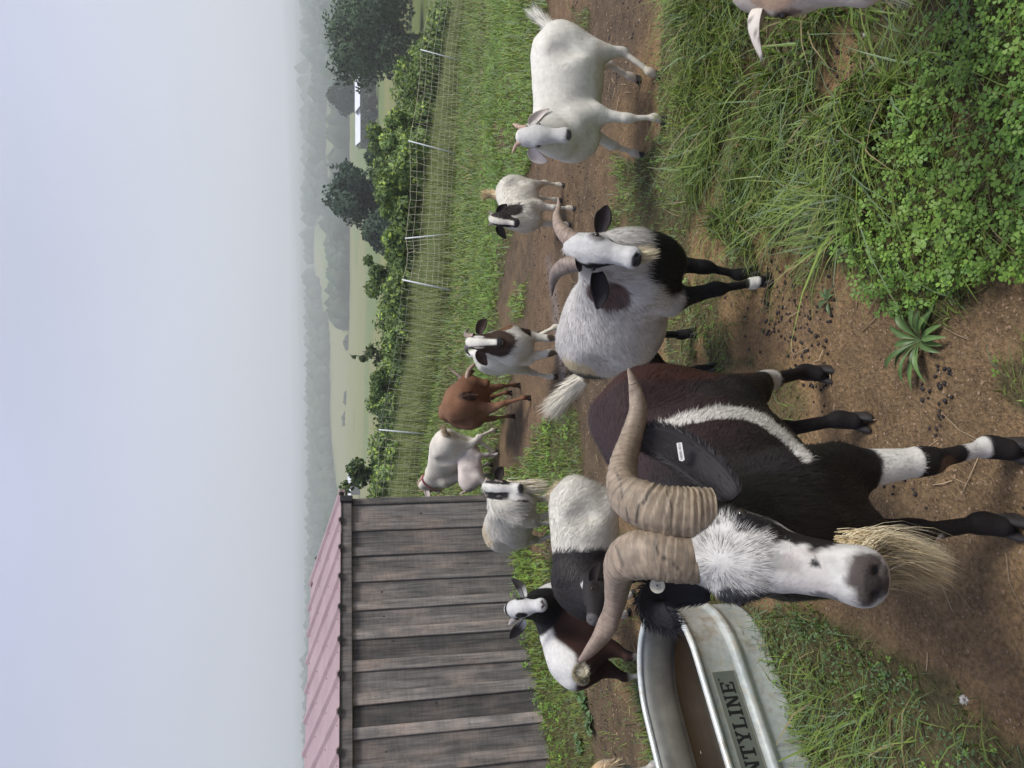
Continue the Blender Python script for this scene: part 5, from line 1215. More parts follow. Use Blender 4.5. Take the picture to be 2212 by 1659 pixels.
# ---------------- brown-patched goat facing the camera
pf = at_y(1020, 739, 4.92)
pg = Goat("goat", "white goat with dark brown ears, cheeks and brown throat patch, curled horns, facing forward", foot(1246, 736), foot(1248, 754), foot(1216, 706), foot(1202, 814), .64, pf, nose_on_ray(1077, 739, pf, .21), .21, res=.0085, belly=1.08, wide=.92, heading=-math.pi / 2 + .12, origin=(.225, 5.2, 0))
def pg_coat(q, hq, hd):
    n = len(q); b = ~hd; c = full(n, (.70, .68, .60)) * (.88 + .24 * fbm(q * 6, 3))[:, None]; DB = (.045, .028, .02)
    for y in (.11, -.11): c = paint(c, b * blob(q, (.37, y, .27), (.06, .07, .06), .2), (.06, .042, .03))
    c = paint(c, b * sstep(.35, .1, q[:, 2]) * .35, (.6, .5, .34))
    c = paint(c, blob(q, (.50, .0, .86), (.20, .13, .17), .18, 8) * b, DB); c = paint(c, blob(q, (.40, .18, .82), (.2, .06, .13), .18, 8) * b, (.16, .085, .045)); c = paint(c, blob(q, (.36, .16, .56), (.14, .10, .08), .15, 8) * b, DB)
    m = hd.astype(float); c = paint(c, m * sstep(.10, .14, np.abs(hq[:, 1]) + .07 * hq[:, 0] - .02), DB); c = paint(c, m * sstep(-.17, -.2, hq[:, 2]), DB)
    c = paint(c, m * blob(hq, (.33, .16, .09), (.20, .03, .1), .1) * .9, (.62, .6, .57)); c = paint(c, m * blob(hq, (.33, -.17, .09), (.20, .03, .1), .1) * .8, (.5, .45, .4))
    c = paint(c, m * blob(hq, (1.0, 0, -.05), (.12, .13, .10), .1), (.06, .06, .062)); c = paint(c, m * blob(hq, (.9, 0, -.2), (.12, .16, .06), .1), (.10, .09, .085)); return c
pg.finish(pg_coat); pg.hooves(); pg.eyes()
pg.fur(13000, .028, .0036, .07, lift=.22)
R_ = 5.1 / FPX; HG = (.30, .23, .19)
pg.horn([w2(1024, 727, 4.92), w2(1012, 726, 4.95), w2(1006, 722, 5.0), w2(1008, 715, 5.04), w2(1014, 709, 5.05)], np.array([7.5, 6.5, 4.8, 2.8, .8]) * R_, 30, base=HG, tip=(.14, .11, .1), rings=9, m=10)
pg.horn([w2(1024, 745, 4.92), w2(1012, 747, 4.95), w2(1007, 752, 5.0), w2(1009, 760, 5.04), w2(1016, 768, 5.05)], np.array([7.5, 6.5, 4.8, 2.8, .8]) * R_, 30, base=(.17, .14, .13), tip=(.10, .08, .07), rings=9, m=10, seed=4)
DE = flatcol((.045, .03, .024), (.06, .04, .032))
pg.ear(1, [w2(1034, 721, 4.94), w2(1038, 706, 4.95), w2(1044, 697, 4.97), w2(1052, 690, 4.98)], .068, (.2, -1, 0), DE)
pg.ear(-1, [w2(1034, 757, 4.94), w2(1037, 768, 4.95), w2(1044, 779, 4.97), w2(1052, 789, 4.98)], .068, (-.2, -1, 0), DE)
pg.tail([w2(1030, 764, 5.55), w2(1022, 764, 5.58)], .025, .01, lambda t, p: full(len(t), WHITE), n=400, length=.05, width=.006)

# ---------------- brown goat seen from behind
hb = math.pi / 2 + .26
pbg = at_y(1003, 820, 6.52)
bg_ = Goat("goat", "plain brown goat seen from behind, turning its horned head back to its leg", foot(1113, 899), gfoot(-.08, 7.02), foot(1147, 859), foot(1124, 832), .69, pbg, nose_on_ray(1062, 829, pbg, .21), .21, heading=hb, origin=(-.20, 6.80, 0), res=.0095, belly=1.35, wide=1.0, up=(.1, -1, .6), neckr=.8)
def bg_coat(q, hq, hd):
    n = len(q); c = full(n, (.155, .075, .040)) * (.8 + .4 * fbm(q * 5, 3))[:, None]
    c = paint(c, blob(q, (-.1, .3, .66), (.3, .25, .16), .15) * .5, (.115, .06, .038)); c = paint(c, sstep(.86, .99, q[:, 2]) * .5, (.21, .11, .06)); c = paint(c, blob(q, (0, .12, .42), (.2, .2, .06), .1) * .8, (.05, .03, .024))
    c = paint(c, blob(q, (-.56, 0, .72), (.1, .06, .16), .1) * .8, (.05, .028, .02)); c = paint(c, sstep(.13, .06, q[:, 2]) * .7, (.06, .035, .025)); c = paint(c, blob(q, (-.5, .13, .4), (.07, .1, .2), .1) * .4, (.26, .15, .09)); return c
bg_.finish(bg_coat); bg_.hooves(); bg_.eyes()
bg_.fur(9000, .02, .0045, .08, lift=.12)
R_ = 6.6 / FPX
bg_.horn([w2(1004, 827, 6.51), w2(992, 812, 6.53), w2(981, 804, 6.55), w2(971, 796, 6.57)], np.array([5, 4, 2.6, .8]) * R_, 24, base=(.22, .16, .13), rings=6, m=8)
bg_.horn([w2(1008, 818, 6.50), w2(1012, 802, 6.50), w2(1021, 790, 6.51), w2(1031, 783, 6.53)], np.array([5.5, 5, 3.6, 1]) * R_, 24, base=(.34, .24, .18), rings=6, m=8)
for sd in (1, -1): bg_.ear(sd, [bg_.hw2(.1, sd * .18, -.02), bg_.hw2(.2, sd * .34, -.10), bg_.hw2(.36, sd * .42, -.2)], .05, (0, -1, .1), flatcol((.11, .055, .032)))
tk = bg_.O + bg_.b(-.53, 0, .80); bg_.tail([tk, tk - bg_.F * .03 - bg_.U * .02, tk - bg_.F * .04 - bg_.U * .09], .024, .010, lambda t, p: full(len(t), (.09, .045, .027)), n=500, length=.04, width=.006, spread=.4)

# ---------------- white goat with the red collar by the shed
pr = np.array([-1.04, 8.32, .80]); pr = at_y(914, 1052, 8.32)
rc = Goat("goat", "slim white goat with backswept horns and dark red collar beside the shed corner", foot(1065, 1003), foot(1062, 1026), foot(1077, 930), foot(1077, 976), .69, pr, np.array([-1.16, 8.38, pr[2] - .16]), .215, res=.0095, belly=1.05, wide=.9, up=(-.6, 0, 1), hock=1.2)
def rc_coat(q, hq, hd):
    c = white_coat(q, hq, hd); c = c * np.array([.98, .95, .93]); c = paint(c, blob(q, (-.52, 0, .70), (.1, .06, .14), .1) * ~hd * .6, (.35, .22, .17)); return c
rc.finish(rc_coat); rc.hooves(); rc.eyes(); rc.fur(8000, .016, .0045, .04, lift=.1)
R_ = 8.3 / FPX
for j, off in enumerate((0, 9)):
    rc.horn([w2(916 + off * .3, 1058 - off * .6, 8.32), w2(907 + off * .5, 1050 - off, 8.33), w2(906 + off * .7, 1040 - off, 8.33), w2(913 + off * .6, 1032 - off * .7, 8.32), w2(922 + off * .3, 1029 - off * .6, 8.31)], np.array([4.6, 4.4, 3.6, 2.4, .8]) * R_, 30, base=(.33, .22, .14), tip=(.38, .27, .19), rings=8, m=8, seed=j)
rc.ear(1, [w2(920, 1055, 8.3), w2(923, 1066, 8.28), w2(926, 1079, 8.26)], .06, (-.3, -1, 0), WE); rc.ear(-1, [w2(918, 1048, 8.36), w2(930, 1040, 8.42), w2(938, 1042, 8.44)], .05, (.3, -.5, 0), WE)
rc.tail([w2(972, 944, 7.55), w2(964, 938, 7.52), w2(960, 930, 7.5)], .028, .012, lambda t, p: full(len(t), (.6, .5, .36)), n=500, length=.07, width=.006, spread=.4)
# collar: a band hugging the neck
nkc = rc.b(.33, 0, .83) * .45 + rc.h(-.02, 0, -.2) * .55; ax_ = nrm(rc.h(-.02, 0, -.2) - rc.b(.36, 0, .80)); ua = nrm(np.cross(ax_, rc.U)); va = np.cross(ax_, ua)
Vn = rc.V - nkc; near = (np.abs(Vn @ ax_) < .02) & (np.linalg.norm(Vn, axis=1) < .2)
ang = np.arctan2(Vn[near] @ va, Vn[near] @ ua); rad_ = np.hypot(Vn[near] @ va, Vn[near] @ ua); A_ = np.linspace(-math.pi, math.pi, 28, endpoint=False)
rr_ = np.array([max(rad_[np.abs((ang - a + math.pi) % (2 * math.pi) - math.pi) < .35], default=.08) for a in A_]) + .006
cm = MB(); prof = [(-.012, 0), (.012, 0), (.012, .004), (-.012, .004)]
Vc = np.array([nkc + ax_ * z + (ua * math.cos(a) + va * math.sin(a)) * (r + e) for a, r in zip(A_, rr_) for z, e in prof])
cm.add(Vc, [(4 * k + i, 4 * k + (i + 1) % 4, 4 * ((k + 1) % 28) + (i + 1) % 4, 4 * ((k + 1) % 28) + i) for k in range(28) for i in range(4)])
cm.build("collar", simple("red webbing", (.22, .02, .045), .7, scale=80), rc.root, smooth=False)

# ---------------- nursing kid under the collared goat
ok_ = (-.83, 7.60); pk = np.array([-.62, 7.66, .40])
nk = Goat("goat", "small pale pinkish kid reaching under the collared goat to nurse", *stance(ok_, .25, .40), .40, pk, pk + np.array([.10, .06, .06]), .13, heading=.25, origin=(*ok_, 0), res=.0085, up=(-.4, -.2, 1))
nk.finish(lambda q, hq, hd: full(len(q), (.64, .57, .53)) * (.85 + .3 * fbm(q * 6, 3))[:, None]); nk.hooves(); nk.eyes(); nk.fur(3500, .016, .005, .05, lift=.15)
PK = flatcol((.6, .48, .43))
nk.ear(1, [nk.hw2(.1, .18, 0), nk.hw2(.05, .42, 0), nk.hw2(0, .62, -.1)], .04, (0, -1, .3), PK); nk.ear(-1, [nk.hw2(.1, -.18, 0), nk.hw2(.05, -.42, 0), nk.hw2(0, -.62, -.1)], .04, (0, -1, .3), PK)
tk = nk.O + nk.b(-.5, 0, .78); nk.tail([tk, tk + np.array([-.03, 0, .03]), tk + np.array([-.05, 0, .06])], .016, .008, lambda t, p: full(len(t), (.62, .53, .46)), n=250, length=.03, width=.005)

# ---------------- long-haired white goat by the shed wall
pl_ = at_y(1058, 1052, 5.0)
lh = Goat("goat", "shaggy white goat with black eye stripe and yellow beard in front of the shed wall", foot(1226, 1078), foot(1229, 1106), foot(1212, 1128), foot(1214, 1152), .565, pl_, nose_on_ray(1124, 1056, pl_, .215), .215, heading=-.95, origin=(-.93, 5.18, 0), res=.0085, belly=1.1, wide=1.1)
def lh_coat(q, hq, hd):
    n = len(q); b = ~hd; c = full(n, (.69, .66, .58)) * (.84 + .36 * fbm(q * np.array([7, 7, 4]), 3))[:, None]
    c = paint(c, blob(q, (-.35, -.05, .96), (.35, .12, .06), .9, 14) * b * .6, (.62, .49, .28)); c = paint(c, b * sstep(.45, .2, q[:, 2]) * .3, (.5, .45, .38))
    V = q[:, :1] * lh.F * lh.hw + q[:, 1:2] * lh.L * lh.hw + q[:, 2:3] * lh.hw * lh.U; c = paint(c, b * sstep(9, 6, px_dist(V, lh.O, [(1075, 1072), (1100, 1073), (1127, 1078)])) * (q[:, 0] > .3), (.022, .02, .02))
    m = hd.astype(float); c = paint(c, m, (.69, .675, .63)); side = sstep(.11, .14, np.abs(hq[:, 1]) + .03 * hq[:, 0]) * sstep(.75, .6, hq[:, 0]); c = paint(c, m * side, (.024, .022, .022))
    c = paint(c, m * blob(hq, (.33, -.21, .05), (.13, .06, .06), .1), (.30, .25, .23)); c = paint(c, m * blob(hq, (.33, .21, .05), (.13, .06, .06), .1), (.30, .25, .23)); c = paint(c, m * sstep(.02, -.04, hq[:, 0]) * blob(hq, (-.1, -.2, -.2), (.2, .3, .3)), (.03, .03, .03))
    c = paint(c, m * blob(hq, (1.0, .0, -.05), (.12, .14, .12), .2, 10), (.075, .072, .072)); return c
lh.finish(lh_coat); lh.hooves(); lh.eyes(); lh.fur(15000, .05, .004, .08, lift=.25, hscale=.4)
R_ = 5.1 / FPX
lh.horn([w2(1060, 1063, 5.0), w2(1054, 1070, 5.02), w2(1060, 1084, 5.03)], np.array([6, 4, 1.2]) * R_, 18, base=(.15, .11, .09), tip=(.07, .06, .055), rings=5, m=9)
lh.horn([w2(1060, 1043, 5.0), w2(1054, 1038, 5.02), w2(1050, 1033, 5.04)], np.array([6, 4.2, 1.5]) * R_, 18, base=(.24, .18, .14), rings=5, m=9)
lh.ear(1, [w2(1077, 1036, 5.02), w2(1078, 1022, 5.05), w2(1086, 1008, 5.08)], .07, (.3, -1, 0), BE); lh.ear(-1, [w2(1076, 1070, 5.02), w2(1082, 1083, 5.03), w2(1091, 1100, 5.04)], .072, (-.3, -1, 0), BE)
nb = 1400; R = np.array([lh.h(a, c, -.24) for a, c in zip(rng.uniform(.4, .9, nb), rng.normal(0, .06, nb))])
kk = rng.random((nb, 1)); lh.tuft(R, full(nb, -FWD) + rng.normal(0, .3, (nb, 3)), np.tile((.05, -.1, -1.), (nb, 1)) + rng.normal(0, .12, (nb, 3)), .20 * rng.uniform(.4, 1.1, nb), .005, np.array([.66, .56, .34]) * kk + np.array([.68, .65, .58]) * (1 - kk), droop=full(nb, (0, .08, -1.)), curl=.4)
tk = lh.O + lh.b(-.52, 0, .84); lh.tail([tk, tk + np.array([-.03, .04, -.04]), tk + np.array([-.05, .07, -.1])], .02, .01, lambda t, p: full(len(t), (.62, .5, .3)), n=400, length=.05, width=.006)

# ---------------- half white, half black goat heading left behind the buck's horns
ow = (-.76, 3.53); hw9 = math.pi + .30; p9 = at_y(1278, 1258, 3.30)
hb9 = Goat("goat", "goat with white hindquarters and black forequarters, tail up, standing behind the buck's horns", *stance(ow, hw9, .56), .56, p9, nose_on_ray(1272, 1342, p9, .20), .20, heading=hw9, origin=(*ow, 0), res=.008, belly=1.1)
def hb9_coat(q, hq, hd):
    n = len(q); c = full(n, (.68, .655, .58)) * (.86 + .28 * fbm(q * 6, 3))[:, None]; x = q[:, 0] + .05 * (fbm(q * 9, 3) - .5)
    c = paint(c, np.maximum(sstep(.055, .085, x), hd), (.026, .024, .024)); c = paint(c, blob(q, (-.54, 0, .62), (.10, .16, .14), .2) * ~hd * .9, (.06, .055, .055)); c = paint(c, hd * blob(hq, (1, 0, -.05), (.16, .2, .2)), (.09, .085, .085)); c = paint(c, hd * blob(hq, (.1, -.1, .2), (.12, .1, .08)), (.6, .6, .58)); return c
hb9.finish(hb9_coat); hb9.hooves(); hb9.eyes(); hb9.fur(15000, .034, .003, .05, lift=.18, njit=.08)
hb9.ear(1, [hb9.hw2(.1, .17, 0), hb9.hw2(.0, .38, .02), hb9.hw2(-.12, .6, -.05)], .05, (0, -1, .2), BE); hb9.ear(-1, [hb9.hw2(.1, -.17, 0), hb9.hw2(.0, -.38, .05), hb9.hw2(-.12, -.6, .05)], .05, (-.5, -1, .2), BE)
hb9.tail([w2(1255, 1066, 3.66), w2(1236, 1056, 3.70), w2(1216, 1056, 3.71), w2(1204, 1066, 3.70)], .035, .02, lambda t, p: full(len(t), (.66, .58, .42)), n=1600, length=.065, width=.004, spread=.5)

# ---------------- black and white kid by the tank
ht = 1.10; oq = (-1.26, 3.78); pq = at_y(1106, 1315, 3.60)
kd = Goat("goat", "young black and white goat with brown flank and black eye patches, right by the tub", *stance(oq, ht, .55), .55, pq, nose_on_ray(1170, 1306, pq, .185), .185, heading=ht, origin=(*oq, 0), res=.0075, belly=1.05, slope=0.0)
def kd_coat(q, hq, hd):
    n = len(q); b = ~hd; c = full(n, (.70, .69, .66)); DBn = (.040, .020, .017); r = .06 * (fbm(q * 6, 3) - .5)
    x = q[:, 0] + r; body = sstep(.22, .18, x - .15 * (q[:, 2] - .8)) * sstep(-.62, -.58, x) * sstep(.95, .90, q[:, 2] + r + .12 * sstep(-.2, -.5, q[:, 0])) * sstep(.40, .46, q[:, 2]); c = paint(c, b * body, DBn)
    c = paint(c, b * (x < -.2) * sstep(.24, .3, q[:, 2]) * sstep(.62, .55, q[:, 2]), DBn)
    c = paint(c, b * blob(q, (.16, 0, 1.0), (.11, .10, .08), .15), BLACK)
    V = (q[:, :1] * kd.F + q[:, 1:2] * kd.L + q[:, 2:3] * kd.U) * kd.hw; A_n = kd.h(-.1, 0, -.2); B_n = kd.b(.33, 0, .83); ab = B_n - A_n; tn_ = np.clip((V - A_n) @ ab / (ab @ ab), 0, 1); dn = np.linalg.norm(V - A_n - tn_[:, None] * ab, axis=1)
    neck = b * sstep(.15, .13, dn + r * .3) * sstep(.90, .82, tn_ + r * .5) * sstep(.02, .06, tn_); c = paint(c, neck, BLACK)
    c = paint(c, b * blob(q, (.40, -.1, .30), (.1, .08, .07), .2), BLACK); c = paint(c, b * blob(q, (-.38, -.12, .30), (.1, .1, .07), .2), BLACK)
    m = hd.astype(float); c = paint(c, m, (.64, .635, .62)); c = c * (1 - m * (.25 * fbm(hq * 9, 3)))[:, None]; c = paint(c, m * blob(hq, (.34, -.19, .04), (.18, .11, .13), .1), BLACK); c = paint(c, m * blob(hq, (.34, .22, .03), (.15, .10, .11), .1), BLACK)
    c = paint(c, m * blob(hq, (.5, -.2, -.17), (.28, .12, .035), .1), BLACK); c = paint(c, m * sstep(-.02, -.06, hq[:, 0]) , BLACK)
    c = paint(c, m * blob(hq, (.98, 0, -.04), (.07, .12, .06), .1), (.10, .085, .085)); c = paint(c, m * blob(hq, (.93, 0, -.165), (.1, .16, .016), .1), (.10, .08, .08)); return c
kd.finish(kd_coat); kd.hooves(); kd.eyes(); kd.fur(13000, .02, .0028, .08, lift=.18)
R_ = 3.7 / FPX
kd.horn([w2(1116, 1332, 3.6), w2(1107, 1341, 3.63), w2(1099, 1350, 3.66)], np.array([8, 6, 1.5]) * R_, 18, base=(.26, .24, .22), tip=(.4, .37, .34), rings=5, m=10)
kd.horn([w2(1110, 1306, 3.6), w2(1102, 1307, 3.62), w2(1096, 1307, 3.63)], np.array([7, 5.5, 2.5]) * R_, 14, base=(.3, .27, .25), rings=4, m=10)
def kear(u, v, inn): return flatcol((.025, .022, .022))(u, v, inn) * 1.0 + (np.clip(.45 - u, 0, 1) * 1.3)[:, None] * (np.abs(v) > .2)[:, None] * .9
kd.ear(1, [w2(1133, 1291, 3.6), w2(1126, 1272, 3.62), w2(1119, 1262, 3.64), w2(1105, 1249, 3.66)], .048, (.3, -1, .1), kear, cup=.5); kd.ear(-1, [w2(1131, 1338, 3.62), w2(1122, 1352, 3.64), w2(1112, 1366, 3.66), w2(1102, 1380, 3.68)], .056, (-.3, -1, .1), kear, cup=.5)
kd.tail([w2(1262, 1468, 3.42), w2(1252, 1460, 3.34), w2(1254, 1452, 3.29)], .026, .024, lambda t, p: full(len(t), (.64, .60, .47)), n=1600, length=.04, width=.0035, spread=.45)

# ---------------- two goats that only reach into the frame
pe = at_y(1632, -34, 1.36)
er = Goat("goat", "tan-faced speckled goat peering in at the top right corner, only ear and jaw in view", *stance((1.52, 1.55), math.pi + .12, .70), .70, pe, nose_on_ray(1885, -38, pe, .235), .235, heading=math.pi + .12, origin=(1.52, 1.55, 0), res=.0085)
def er_coat(q, hq, hd):
    n = len(q); c = full(n, (.52, .45, .37)) * (.8 + .4 * fbm(q * 12, 3))[:, None]; m = hd.astype(float); c = paint(c, m * .8, (.50, .44, .38)); c = paint(c, m * blob(hq, (.25, 0, .1), (.3, .2, .2), .3) * .8, (.33, .21, .13)); c = paint(c, m * blob(hq, (.36, -.24, 0), (.12, .1, .08), .2) * .8, (.12, .08, .06))
    c = paint(c, m * blob(hq, (.8, 0, .0), (.3, .12, .1), .2) * .7, (.18, .15, .14)); return c
er.finish(er_coat); er.hooves(); er.eyes(); er.fur(16000, .02, .0018, .10, lift=.18)
def speck(u, v, inn): return full(len(u), (.58, .53, .46)) * (1 - .65 * (fbm(np.stack([u * 26, v * 9, u * 0 + inn], -1), 2) > .60))[:, None]
er.ear(-1, [w2(1648, 6, 1.37), w2(1630, 38, 1.37), w2(1629, 75, 1.37), w2(1647, 132, 1.37)], .062, (-.1, -.5, -1), speck, cup=.6); er.ear(1, [er.hw2(.1, .2, 0), er.hw2(.05, .5, 0), er.hw2(.1, .75, -.15)], .062, (.1, -1, 0), speck)
nb = 160; R = np.array([er.h(a, c, -.24) for a, c in zip(rng.uniform(.8, .92, nb), rng.normal(0, .03, nb))])
er.tuft(R, full(nb, -FWD), np.tile((-.1, -.1, -1.), (nb, 1)) + rng.normal(0, .2, (nb, 3)), .085 * rng.uniform(.4, 1.1, nb), .0016, full(nb, (.62, .57, .47)), droop=full(nb, (-.1, 0, -1.)), curl=.3)

ol = (-1.93, 3.20); hl_ = math.pi - .12; pz = np.array([-2.25, 3.22, .58])
lk = Goat("goat", "cream and grey kid at the left edge behind the tub, only its rump in view", *stance(ol, hl_, .50), .50, pz, pz + np.array([-.14, .0, -.06]), .16, heading=hl_, origin=(*ol, 0), res=.009)
lk.finish(lambda q, hq, hd: paint(full(len(q), (.52, .50, .47)) * (.85 + .3 * fbm(q * 6, 3))[:, None], sstep(.70, .90, q[:, 2]), (.58, .42, .24))); lk.hooves(); lk.eyes(); lk.fur(9000, .03, .003, .1, lift=.25)
for sd in (1, -1): lk.ear(sd, [lk.hw2(.1, sd * .18, 0), lk.hw2(.05, sd * .42, 0), lk.hw2(0, sd * .62, -.1)], .045, (0, -1, .3), flatcol((.5, .42, .32)))
tk = lk.O + lk.b(-.5, 0, .82); lk.tail([tk, tk + np.array([.03, 0, -.01]), tk + np.array([.04, 0, -.05])], .02, .01, lambda t, p: full(len(t), (.58, .45, .28)), n=400, length=.04, width=.004)
for g_ in (bk, de, wg, sg, pg, bg_, rc, nk, lh, hb9, kd, er, lk): g_.root["group"] = GG
# ------------------------------------------------------------------ grass, clover and weeds
m_grass = col_mat("grass blade", rough=.36, transl=.28, spec=.5)
m_cloverm = col_mat("clover leaf", rough=.5, transl=.28, spec=.35)
def in_view(x, y, z=0, pad=120):
    px_, py_ = to_px(np.stack([x, y, np.full(np.shape(x), z) if np.isscalar(z) else z], -1)); return (px_ < 2212 + pad * 2) & (py_ > -pad * 2) & (py_ < 1659 + pad * 2)
tank_in = lambda x, y: (np.abs((x - tctr[0]) * tu[0] + (y - tctr[1]) * tu[1]) < .60) & (np.abs((x - tctr[0]) * tn[0] + (y - tctr[1]) * tn[1]) < .30)
def shed_in(x, y):
    dx, dy = x - Cn[0], y - Cn[1]; a = dx * WD[0] + dy * WD[1]; c = dx * WN[0] + dy * WN[1]; return (a > 0) & (a < WLEN) & (c > -.02) & (c < run)
def scatter(x0, x1, y0, y1, dens, maskpow=1.0, clump=2.2, seed=0, pad=120, thr=.0):
    n = int((x1 - x0) * (y1 - y0) * dens); x = rng.uniform(x0, x1, n); y = rng.uniform(y0, y1, n); k = in_view(x, y, 0, pad); x, y = x[k], y[k]
    m = grass_mask(x, y); cl = fbm2(x, y, clump, 3, 40 + seed); p = m ** maskpow * np.clip(.35 + 2.2 * (cl - .34), .04, 1.3)
    k = (rng.random(len(x)) < p) & ~tank_in(x, y) & ~shed_in(x, y); return x[k], y[k]
def blades(x, y, h, w, lean, ldir, col, seg=3, curl=1.0):
    n = len(x); z = gnear(x, y) - .006; h = np.broadcast_to(h, (n,)); w = np.broadcast_to(w, (n,))
    d = np.stack([np.cos(ldir), np.sin(ldir), np.zeros(n)], 1); s = np.stack([-np.sin(ldir), np.cos(ldir), np.zeros(n)], 1); tw = rng.normal(0, .5, n)[:, None]; s = nrm_rows(s + d * tw)
    rows = []; nr = []; b0 = np.stack([x, y, z], 1)
    for k in range(seg + 1):
        t = k / seg; b_ = b0 + d * (lean * h * t ** 1.7 * curl)[:, None] + np.array([0, 0, 1.]) * (h * (t - .42 * np.minimum(lean, 1.2) * t * t))[:, None]
        ww = (w * (1 - t ** 1.6) * .5)[:, None]; nn = nrm_rows(-d * .45 + np.array([0, 0, 1.0]) + .0 * s)
        if k < seg: rows += [b_ - s * ww, b_ + s * ww]; nr += [nrm_rows(nn - s * .35), nrm_rows(nn + s * .35)]
        else: rows += [b_]; nr += [nn]
    K = len(rows); V = np.stack(rows, 1).reshape(-1, 3); NN = np.stack(nr, 1).reshape(-1, 3); base = np.arange(n)[:, None] * K
    F4 = np.concatenate([base + np.array([2 * k, 2 * k + 1, 2 * k + 3, 2 * k + 2]) for k in range(seg - 1)]); F3 = base + np.array([2 * seg - 2, 2 * seg - 1, 2 * seg])
    return V, F4, F3, np.repeat(col, K, 0), NN
def grass_cols(x, y, dry=.07, seed=0, tone=1.0):
    n = len(x); a = np.array([.105, .175, .030]); c2 = np.array([.225, .30, .062]); c3 = np.array([.16, .23, .115]); k = np.clip(fbm2(x, y, 1.4, 3, 60 + seed) * 1.5 - .25 + rng.normal(0, .22, n), 0, 1)[:, None]
    c = a * (1 - k) + c2 * k; b_ = (rng.random((n, 1)) < .22); c = np.where(b_, c3, c); c = c * rng.uniform(.75, 1.25, (n, 1)) * tone
    d = rng.random((n, 1)) < dry; return np.where(d, np.array([.30, .245, .125]) * rng.uniform(.6, 1.2, (n, 1)), c)
class GrassSheet:
    def __init__(s): s.V = []; s.F4 = []; s.F3 = []; s.C = []; s.N = []; s.n = 0
    def add(s, V, F4, F3, C, NN):
        s.V.append(V); s.F4.append(F4 + s.n); s.F3.append(F3 + s.n); s.C.append(C); s.N.append(NN); s.n += len(V)
    def build(s, name, label, mat=None):
        o = mesh_np(name, np.concatenate(s.V), [np.concatenate(s.F4), np.concatenate(s.F3)], mat or m_grass, None, col=np.concatenate(s.C), normals=np.concatenate(s.N)); tag(o, label, "grass", kind="stuff"); return o
CLOV = ground_poly([(1850, 540), (1880, 380), (1950, 290), (2010, 180), (2080, 0), (2100, -500), (3600, -500), (3600, 620), (2140, 610), (2050, 660), (1960, 690), (1890, 640)])
TALL = ground_poly([(1440, -400), (1440, 250), (1500, 420), (1560, 540), (1780, 560), (1860, 500), (1900, 330), (2000, 150), (2060, -400)])
WEED = ground_poly([(1560, 1270), (1700, 1300), (1830, 1350), (1900, 1420), (1990, 1460), (2050, 1560), (2300, 1700), (2300, 2200), (1700, 2200), (1600, 1700)])
G = GrassSheet()
# nearest grass
x, y = scatter(-2.4, 2.6, .85, 3.3, 6600, clump=3.0)
tall = in_poly(x, y, TALL); clov = in_poly(x, y, CLOV); weed = in_poly(x, y, WEED); keep = (~clov | (rng.random(len(x)) < .80)) & (~weed | (rng.random(len(x)) < .50)); x, y, tall, clov, weed = x[keep], y[keep], tall[keep], clov[keep], weed[keep]
n = len(x); tf = fbm2(x, y, 4.5, 2, 70); h = rng.gamma(5, .2, n) * (.030 + .085 * tall + .042 * clov + .06 * weed + .05 * np.clip(tf - .45, 0, 1)); h = np.clip(h, .015, .24)
ld = 2 * math.pi * fbm2(x, y, 1.8, 2, 80) * 1.6 + rng.normal(0, .9, n); G.add(*blades(x, y, h, (rng.uniform(.0026, .0056, n) + (rng.random(n) < .16) * rng.uniform(.002, .005, n)) * (1 + .6 * tall), np.clip(rng.gamma(3, .36, n), .15, 2.3), ld, grass_cols(x, y, .10), seg=3))
x, y = scatter(-3.4, 3.6, 3.3, 5.6, 4200, clump=2.4, seed=3); n = len(x); tf = fbm2(x, y, 3.5, 2, 71)
G.add(*blades(x, y, np.clip(rng.gamma(5, .2, n) * (.035 + .10 * np.clip(tf - .4, 0, 1)), .012, .20), rng.uniform(.004, .007, n), np.clip(rng.gamma(3, .22, n), .1, 1.6), rng.uniform(0, 6.28, n), grass_cols(x, y, .07, 2), seg=3))
x, y = scatter(-4.5, 5.0, 5.6, 10, 2600, clump=1.6, seed=5); n = len(x); tf = fbm2(x, y, 1.8, 2, 72)
G.add(*blades(x, y, np.clip(rng.gamma(5, .2, n) * (.05 + .12 * np.clip(tf - .4, 0, 1)), .02, .24), rng.uniform(.007, .013, n), np.clip(rng.gamma(3, .2, n), .1, 1.5), rng.uniform(0, 6.28, n), grass_cols(x, y, .04, 4, 1.15), seg=3))
x, y = scatter(-7, 12, 10, 20, 700, clump=1.0, seed=7); n = len(x); tf = fbm2(x, y, .9, 2, 73)
pal = sstep(.5, .7, fbm2(x, y, .5, 2, 90))[:, None]; cc = grass_cols(x, y, .12, 6, 1.0); cc = cc * (1 - .5 * pal) + np.array([.16, .155, .065]) * .5 * pal
G.add(*blades(x, y, np.clip(rng.gamma(5, .2, n) * (.07 + .16 * np.clip(tf - .4, 0, 1)), .03, .35), rng.uniform(.014, .024, n), np.clip(rng.gamma(3, .2, n), .1, 1.5), rng.uniform(0, 6.28, n), cc, seg=2))
G.build("grass", "short and long green grass growing in tufts over the paddock")
